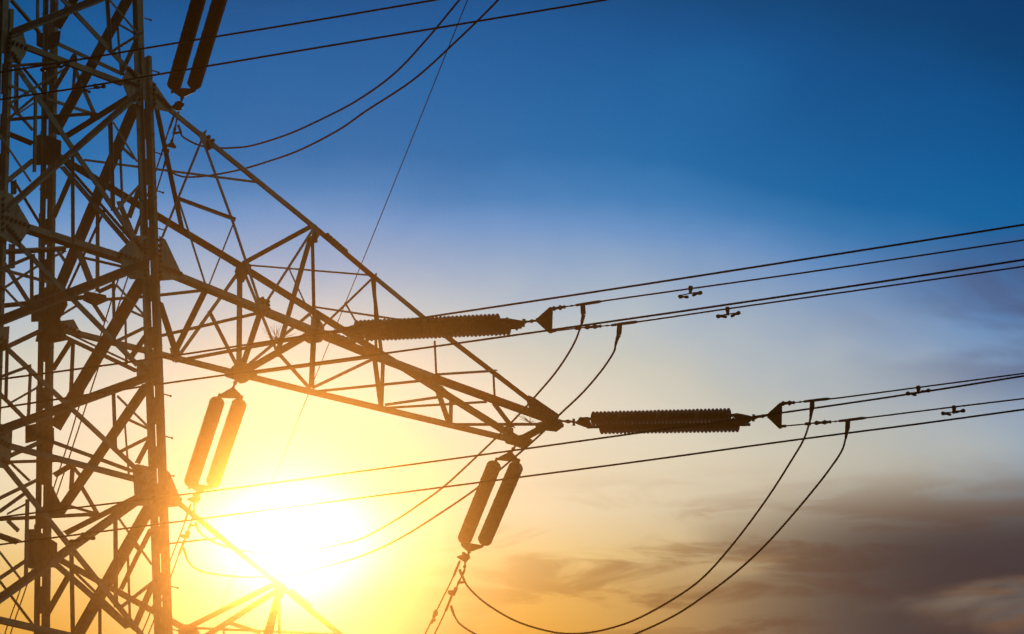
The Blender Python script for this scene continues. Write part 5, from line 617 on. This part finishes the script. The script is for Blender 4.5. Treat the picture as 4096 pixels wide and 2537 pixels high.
DAMPERS = [
  ('dumbbell vibration damper on the upper wire of the middle insulator set', [[3.1133, 79.9511, 37.1959, 0.0255], [3.1129, 79.9604, 37.1761, 0.0438], [3.1124, 79.9729, 37.1498, 0.0401], [3.1074, 80.0054, 37.0845, 0.0263], [3.107, 80.0147, 37.0647, 0.0233]], [[[2.9004, 80.1107, 37.0661, 0.019], [2.9158, 80.1053, 37.0623, 0.0342], [2.9336, 80.0989, 37.0579, 0.038], [2.955, 80.0914, 37.0527, 0.0323], [2.987, 80.08, 37.0448, 0.0153], [3.0225, 80.0674, 37.036, 0.0236], [3.0462, 80.0591, 37.0302, 0.0277], [3.064, 80.0528, 37.0258, 0.0249], [3.0758, 80.0486, 37.0229, 0.0139]], [[3.3084, 79.9247, 37.0555, 0.0189], [3.2934, 79.9324, 37.054, 0.0341], [3.2761, 79.9413, 37.0524, 0.0379], [3.2553, 79.9519, 37.0504, 0.0322], [3.2241, 79.9679, 37.0474, 0.0152], [3.1895, 79.9856, 37.044, 0.0235], [3.1664, 79.9975, 37.0418, 0.0277], [3.149, 80.0064, 37.0401, 0.0249], [3.1375, 80.0123, 37.039, 0.0139]]], [[2.9376, 80.0882, 37.077, 0.0088], [3.1109, 80.0071, 37.0772, 0.0109], [3.2764, 79.935, 37.0656, 0.0087]]),
  ('dumbbell vibration damper on the lower wire of the middle insulator set', [[3.7368, 79.8669, 36.7468, 0.0255], [3.7364, 79.8762, 36.727, 0.0436], [3.7358, 79.8886, 36.7007, 0.04], [3.7379, 79.9214, 36.6277, 0.0262], [3.7375, 79.9307, 36.608, 0.0233]], [[[3.5425, 80.0102, 36.6334, 0.0189], [3.5582, 80.0046, 36.6295, 0.0341], [3.5765, 79.9981, 36.6251, 0.0378], [3.5983, 79.9903, 36.6198, 0.0322], [3.6311, 79.9787, 36.6118, 0.0152], [3.6675, 79.9657, 36.603, 0.0235], [3.6918, 79.9571, 36.5971, 0.0276], [3.71, 79.9506, 36.5927, 0.0249], [3.7221, 79.9463, 36.5897, 0.0138]], [[3.9504, 79.8253, 36.6203, 0.0189], [3.9364, 79.8334, 36.6169, 0.034], [3.9202, 79.8428, 36.6131, 0.0378], [3.9008, 79.854, 36.6084, 0.0321], [3.8717, 79.8709, 36.6015, 0.0152], [3.8393, 79.8896, 36.5937, 0.0235], [3.8177, 79.9021, 36.5885, 0.0276], [3.8015, 79.9115, 36.5847, 0.0249], [3.7907, 79.9177, 36.5821, 0.0138]]], [[3.5839, 79.9892, 36.6369, 0.0087], [3.7415, 79.92, 36.627, 0.0109], [3.9204, 79.8397, 36.6196, 0.0087]]),
  ('dumbbell vibration damper on the upper crossarm tip wire, overlapping the wire below', [[7.3614, 84.3807, 37.0922, 0.0267], [7.361, 84.3905, 37.0715, 0.0458], [7.3605, 84.4035, 37.0439, 0.042], [7.3518, 84.4388, 36.9762, 0.0275], [7.3514, 84.4486, 36.9555, 0.0244]], [[[7.1393, 84.524, 37.007, 0.0191], [7.1556, 84.519, 37.0013, 0.0344], [7.1743, 84.5133, 36.9947, 0.0382], [7.1969, 84.5064, 36.9869, 0.0324], [7.2307, 84.496, 36.9751, 0.0151], [7.2682, 84.4845, 36.962, 0.0234], [7.2932, 84.4768, 36.9533, 0.0275], [7.312, 84.4711, 36.9467, 0.0247], [7.3245, 84.4672, 36.9424, 0.0137]], [[7.5697, 84.337, 36.9758, 0.0191], [7.5544, 84.3439, 36.9764, 0.0343], [7.5367, 84.3519, 36.977, 0.0381], [7.5154, 84.3615, 36.9778, 0.0324], [7.4835, 84.3759, 36.979, 0.0151], [7.448, 84.3919, 36.9802, 0.0233], [7.4244, 84.4026, 36.9811, 0.0275], [7.4066, 84.4106, 36.9817, 0.0247], [7.3948, 84.4159, 36.9822, 0.0137]]], [[7.1819, 84.5072, 37.0003, 0.0092], [7.3593, 84.4327, 36.9817, 0.0114], [7.5367, 84.3519, 36.977, 0.0091]]),
  ('dumbbell vibration damper on the lower crossarm tip wire, clear of other wires', [[7.9802, 84.2936, 36.6541, 0.0266], [7.9798, 84.3033, 36.6334, 0.0456], [7.9793, 84.3163, 36.6059, 0.0418], [7.9706, 84.3515, 36.5383, 0.0274], [7.9702, 84.3613, 36.5177, 0.0243]], [[[7.754, 84.4405, 36.5651, 0.019], [7.7692, 84.4357, 36.5601, 0.0343], [7.7868, 84.4301, 36.5543, 0.0381], [7.8079, 84.4235, 36.5474, 0.0324], [7.8395, 84.4135, 36.537, 0.0151], [7.8747, 84.4024, 36.5255, 0.0233], [7.8981, 84.395, 36.5178, 0.0274], [7.9157, 84.3894, 36.512, 0.0247], [7.9274, 84.3857, 36.5082, 0.0137]], [[8.1747, 84.2577, 36.5348, 0.019], [8.1584, 84.2652, 36.535, 0.0342], [8.1397, 84.2738, 36.5353, 0.038], [8.1172, 84.2842, 36.5357, 0.0323], [8.0835, 84.2997, 36.5362, 0.0151], [8.046, 84.317, 36.5368, 0.0233], [8.021, 84.3285, 36.5371, 0.0274], [8.0023, 84.3371, 36.5374, 0.0246], [7.9898, 84.3429, 36.5376, 0.0137]]], [[7.7944, 84.4225, 36.5634, 0.0091], [7.9781, 84.3455, 36.5439, 0.0114], [8.1398, 84.2706, 36.5422, 0.0091]]),
  ('dark vibration damper under the topmost wire, beside the rear tower leg', [[-6.7827, 68.1638, 35.8712, 0.0222], [-6.7831, 68.1719, 35.854, 0.0381], [-6.7837, 68.1828, 35.8311, 0.0349], [-6.7977, 68.204, 35.7994, 0.0229], [-6.7981, 68.2121, 35.7823, 0.0203]], [[[-7.0748, 68.3272, 35.8134, 0.0165], [-7.0601, 68.321, 35.8118, 0.0298], [-7.0432, 68.3139, 35.81, 0.0331], [-7.0229, 68.3054, 35.8079, 0.0281], [-6.9925, 68.2927, 35.8047, 0.0126], [-6.9587, 68.2785, 35.8012, 0.0194], [-6.9361, 68.269, 35.7988, 0.0229], [-6.9192, 68.262, 35.797, 0.0206], [-6.908, 68.2572, 35.7958, 0.0114]], [[-6.6239, 68.1181, 35.8092, 0.0159], [-6.6369, 68.1254, 35.8066, 0.0285], [-6.6518, 68.1337, 35.8037, 0.0317], [-6.6698, 68.1438, 35.8002, 0.027], [-6.6968, 68.1588, 35.7949, 0.0126], [-6.7267, 68.1756, 35.789, 0.0194], [-6.7467, 68.1867, 35.7851, 0.0229], [-6.7617, 68.1951, 35.7822, 0.0206], [-6.7717, 68.2007, 35.7802, 0.0114]]], [[-7.043, 68.3112, 35.8158, 0.0076], [-6.7979, 68.2067, 35.7937, 0.0095], [-6.6518, 68.1337, 35.8037, 0.0076]]),
  ('dark vibration damper left of the big bolted plate near the tower top', [[-6.218, 68.0944, 35.4493, 0.0222], [-6.2184, 68.1026, 35.4322, 0.038], [-6.219, 68.1134, 35.4093, 0.0348], [-6.2194, 68.1215, 35.3922, 0.0228], [-6.2198, 68.1296, 35.3751, 0.0203]], [[[-6.4042, 68.1999, 35.4096, 0.0127], [-6.3949, 68.1982, 35.4039, 0.0228], [-6.3841, 68.1962, 35.3974, 0.0253], [-6.3712, 68.1938, 35.3896, 0.0215], [-6.3519, 68.1902, 35.3778, 0.0125], [-6.3305, 68.1861, 35.3648, 0.0194], [-6.3162, 68.1835, 35.3561, 0.0228], [-6.3055, 68.1815, 35.3496, 0.0205], [-6.2983, 68.1801, 35.3453, 0.0114]], [[-6.0603, 68.052, 35.3815, 0.0164], [-6.0731, 68.0578, 35.3819, 0.0296], [-6.0879, 68.0645, 35.3823, 0.0329], [-6.1057, 68.0726, 35.3829, 0.028], [-6.1323, 68.0847, 35.3837, 0.0125], [-6.1619, 68.0981, 35.3847, 0.0194], [-6.1817, 68.107, 35.3853, 0.0228], [-6.1965, 68.1137, 35.3858, 0.0205], [-6.2063, 68.1182, 35.3861, 0.0114]]], [[-6.3774, 68.191, 35.4018, 0.0076], [-6.2195, 68.1242, 35.3865, 0.0095], [-6.0879, 68.0645, 35.3823, 0.0076]]),
  ('gold lit vibration damper in front of a sloping lattice brace, low on the tower', [[-6.272, 67.9661, 28.1399, 0.0213], [-6.2724, 67.9739, 28.1234, 0.0365], [-6.2729, 67.9844, 28.1014, 0.0334], [-6.2739, 68.0026, 28.0629, 0.0219], [-6.2743, 68.0104, 28.0464, 0.0194]], [[[-6.4817, 68.1027, 28.0567, 0.0152], [-6.4677, 68.0965, 28.0558, 0.0274], [-6.4515, 68.0895, 28.0547, 0.0304], [-6.4322, 68.0811, 28.0533, 0.0258], [-6.4031, 68.0684, 28.0513, 0.012], [-6.3708, 68.0543, 28.0491, 0.0186], [-6.3493, 68.0449, 28.0476, 0.0219], [-6.3332, 68.0379, 28.0465, 0.0197], [-6.3224, 68.0332, 28.0458, 0.0109]], [[-6.0944, 67.9307, 28.0367, 0.0152], [-6.1075, 67.9368, 28.0368, 0.0273], [-6.1227, 67.9438, 28.0369, 0.0304], [-6.1409, 67.9523, 28.0371, 0.0258], [-6.1682, 67.9649, 28.0373, 0.012], [-6.1986, 67.979, 28.0375, 0.0186], [-6.2188, 67.9884, 28.0377, 0.0219], [-6.234, 67.9955, 28.0378, 0.0197], [-6.2441, 68.0002, 28.0379, 0.0109]]], [[-6.4449, 68.0818, 28.0646, 0.0073], [-6.274, 68.0052, 28.0574, 0.0091], [-6.1224, 67.9386, 28.0479, 0.0073]]),
  ('small gold vibration damper at the bottom edge, on the left wire below the tip insulators', [[-1.646, 94.5241, 36.6707, 0.0294], [-1.6471, 94.5682, 36.6603, 0.0503], [-1.6486, 94.627, 36.6463, 0.0462], [-1.6843, 94.716, 36.6353, 0.0302], [-1.6854, 94.7602, 36.6248, 0.0269]], [[[-1.749, 94.9701, 36.5926, 0.0168], [-1.741, 94.957, 36.5934, 0.0303], [-1.7318, 94.9418, 36.5943, 0.0337], [-1.7208, 94.9237, 36.5955, 0.0286], [-1.7043, 94.8964, 36.5972, 0.0148], [-1.6859, 94.8661, 36.599, 0.0229], [-1.6737, 94.846, 36.6003, 0.0269], [-1.6645, 94.8308, 36.6012, 0.0242], [-1.6584, 94.8207, 36.6019, 0.0135]], [[-1.6249, 94.4779, 36.6757, 0.0168], [-1.6308, 94.4976, 36.6726, 0.0302], [-1.6376, 94.5203, 36.6691, 0.0335], [-1.6458, 94.5475, 36.6649, 0.0285], [-1.6581, 94.5884, 36.6586, 0.0148], [-1.6718, 94.6339, 36.6516, 0.0228], [-1.6809, 94.6642, 36.6469, 0.0269], [-1.6877, 94.687, 36.6434, 0.0242], [-1.6923, 94.7021, 36.6411, 0.0134]]], [[-1.723, 94.9232, 36.5962, 0.0101], [-1.6846, 94.7307, 36.6318, 0.0126], [-1.638, 94.535, 36.6657, 0.0101]]),
]
TUFTS = [
  ('tuft of dry grass stems caught on the crossarm near its middle cross beam', [[[-4.226, 83.0573, 37.6716], [-4.3743, 83.0097, 37.7801], [-4.4937, 82.8556, 37.8183]], [[-4.2462, 83.0555, 37.6757], [-4.3625, 83.0245, 37.7463], [-4.464, 82.9084, 37.768]], [[-4.2303, 83.0576, 37.6708], [-4.3058, 82.9976, 37.8076], [-4.3709, 82.9426, 37.9159]], [[-4.2571, 83.0604, 37.6645], [-4.2827, 83.0041, 37.7928], [-4.3319, 82.9249, 37.8762]], [[-4.2247, 83.0623, 37.66], [-4.2802, 82.9915, 37.8216], [-4.2866, 82.968, 37.9564]], [[-4.2406, 83.0624, 37.6599], [-4.2395, 82.996, 37.8112], [-4.2326, 82.8454, 37.8809]], [[-4.2529, 83.0568, 37.6726], [-4.235, 83.015, 37.768], [-4.2268, 83.1068, 37.9013]], [[-4.2616, 83.0535, 37.6802], [-4.2176, 82.9941, 37.8156], [-4.192, 82.9815, 37.9499]], [[-4.2263, 83.0581, 37.6696], [-4.1992, 82.9963, 37.8105], [-4.1485, 83.065, 37.975]], [[-4.2533, 83.0591, 37.6675], [-4.2046, 83.0215, 37.7531], [-4.16, 82.9148, 37.7851]], [[-4.2413, 83.0603, 37.6647], [-4.0988, 83.0392, 37.7128], [-3.9554, 83.0138, 37.7407]], [[-4.2609, 83.0529, 37.6816], [-4.061, 83.0332, 37.7265], [-3.8947, 83.1411, 37.8259]], [[-4.2295, 83.0557, 37.6752], [-4.1628, 83.0787, 37.6228], [-4.0961, 82.9703, 37.5279]], [[-4.2277, 83.0576, 37.6709], [-4.3471, 83.0415, 37.7077], [-4.4385, 82.967, 37.71]]]),
  ('tuft of dry grass stems beside the bolted tip of the crossarm', [[[0.3064, 87.1601, 37.6594], [0.1562, 87.1235, 37.7426], [0.0001, 87.0723, 37.8068]], [[0.3137, 87.1678, 37.6417], [0.1921, 87.126, 37.737], [0.0693, 87.0673, 37.7925]], [[0.3017, 87.1658, 37.6463], [0.2, 87.1217, 37.7468], [0.1292, 87.059, 37.8093]], [[0.3375, 87.1675, 37.6424], [0.2362, 87.1329, 37.7212], [0.1875, 86.9925, 37.7267]], [[0.3321, 87.1637, 37.651], [0.2578, 87.1397, 37.7058], [0.2268, 87.1231, 37.7479]], [[0.287, 87.1643, 37.6496], [0.3001, 87.1291, 37.73], [0.2874, 87.1588, 37.8151]], [[0.2881, 87.1637, 37.6512], [0.311, 87.1401, 37.7049], [0.316, 87.122, 37.7456]], [[0.3036, 87.1636, 37.6512], [0.3442, 87.1469, 37.6893], [0.3651, 87.167, 37.731]], [[0.2868, 87.1583, 37.6633], [0.3502, 87.1514, 37.6792], [0.4041, 87.1105, 37.6853]], [[0.3131, 87.1571, 37.6661], [0.2002, 87.1436, 37.6969], [0.0975, 87.125, 37.73]]]),
  ('tuft of dry grass stems on the dark bracing hub above the gold lit insulator pair', [[[-4.8596, 84.0264, 37.6307], [-4.8668, 84.0124, 37.6626], [-4.8983, 84.0263, 37.6974]], [[-4.8841, 84.0207, 37.6437], [-4.8478, 84.0147, 37.6574], [-4.8462, 83.9571, 37.6562]], [[-4.844, 84.0255, 37.6328], [-4.8417, 84.0169, 37.6524], [-4.8241, 84.0761, 37.6962]], [[-4.8787, 84.0224, 37.6397], [-4.8235, 84.0234, 37.6376], [-4.7811, 83.9986, 37.6308]], [[-4.8349, 84.0292, 37.6242], [-4.7599, 84.0269, 37.6297], [-4.6983, 84.0642, 37.6424]], [[-4.8894, 84.0224, 37.6399], [-4.7911, 84.0321, 37.6176], [-4.7414, 84.1477, 37.6518]], [[-4.8679, 84.0258, 37.6321], [-4.9118, 84.0142, 37.6585], [-4.9713, 83.9613, 37.6607]]]),
]

def disc_profile(p, R):
    return [(0, .034), (.10 * p, .040), (.22 * p, .052), (.36 * p, R * .45), (.48 * p, R * .84), (.54 * p, R), (.61 * p, R), (.63 * p, R * .93), (.60 * p, R * .72), (.70 * p, R * .42), (.80 * p, .045), (p, .034)]

def discs(bm, P, d, p, R, idx, seg=26):
    a, b = frame(d)
    cs = [(math.cos(2 * math.pi * k / seg), math.sin(2 * math.pi * k / seg)) for k in range(seg)]
    for i in idx:
        rows = [[bm.verts.new(P + d * (i * p + t) + a * (r_ * c) + b * (r_ * s)) for c, s in cs] for t, r_ in disc_profile(p, R)]
        bm.faces.new(rows[0][::-1]); bm.faces.new(rows[-1])
        for r0, r1 in zip(rows, rows[1:]):
            for k in range(seg): bm.faces.new([r0[k], r0[(k + 1) % seg], r1[(k + 1) % seg], r1[k]])

def varitube(name, pts, parent, mat='iron', seg=10):
    bm = bmesh.new(); tube(bm, [q[:3] for q in pts], [q[3] for q in pts], seg); return link(name, bm, mat, parent, True)

for S in SETS:
    T = thing('insulator_set', S['label'], 'insulator set', (0, 0, 0), 0, 'insulator sets hung from the tower arms')
    v = Vector(S['view'])
    for P, Q in S['strings']:
        P, Q = Vector(P), Vector(Q); d_ = (Q - P); n = 36; p = d_.length / n; d_.normalize()
        pale = (7, 17, 27)
        bm = bmesh.new(); discs(bm, P, d_, p, S['R'], [i for i in range(n) if i not in pale])
        tube(bm, [P - d_ * .25, P, Q, Q + d_ * .22], [.03] * 4)
        st = link('insulator_string', bm, 'glaze', T, True)
        for i in pale:
            bm = bmesh.new(); discs(bm, P, d_, p, S['R'] * 1.03, [i]); link('pale_disc', bm, S['glass'], st, True)
    for q in S['plates']:
        bm = bmesh.new(); prism(bm, q, v, -.015, .03); link('yoke_plate', bm, 'iron', T)
    for n, q in S['tubes']: varitube(n, q, T)

for name, label, cat, group, pts, rad, parts in WIRES:
    c = curve(pts, 10); bm = bmesh.new(); tube(bm, c, [rad] * len(c), 8)
    o = tag(link(name, bm, 'wire', None, True), label, cat, group)
    for n, q in parts: varitube(n, q, o)

for label, clamp, wts, mess in DAMPERS:
    T = thing('vibration_damper', label, 'vibration damper', (0, 0, 0), 0, 'vibration dampers on the conductors')
    varitube('clamp', clamp, T); varitube('messenger_cable', mess, T, 'wire')
    for q in wts: varitube('weight', q, T)

for label, stems in TUFTS:
    bm = bmesh.new()
    for s in stems:
        c = curve(s, 5); tube(bm, c, [.0062 - .0040 * i / (len(c) - 1) for i in range(len(c))], 4)
    tag(link('grass_tuft', bm, 'dry'), label, 'dry grass')

# ------------------------------------------------------------------ haze volume added for the flare-like golden glow around the sun
bm = bmesh.new(); bmesh.ops.create_cube(bm, size=1.0)
for q in bm.verts: q.co = Vector((q.co.x * 1900, q.co.y * 1900, -1.0 if q.co.z < 0 else 47.2))
hz = link('haze', bm, 'earth'); hz['kind'] = 'stuff'
hm = bpy.data.materials.new('haze'); hm.use_nodes = True; t = hm.node_tree
for n in list(t.nodes): t.nodes.remove(n)
pv = t.nodes.new('ShaderNodeVolumePrincipled'); mo = t.nodes.new('ShaderNodeOutputMaterial'); t.links.new(pv.outputs[0], mo.inputs['Volume'])
pv.inputs['Color'].default_value = (.0205, .0092, .0022, 1); pv.inputs['Density'].default_value = .0065; pv.inputs['Anisotropy'].default_value = .99
hz.data.materials.clear(); hz.data.materials.append(hm)
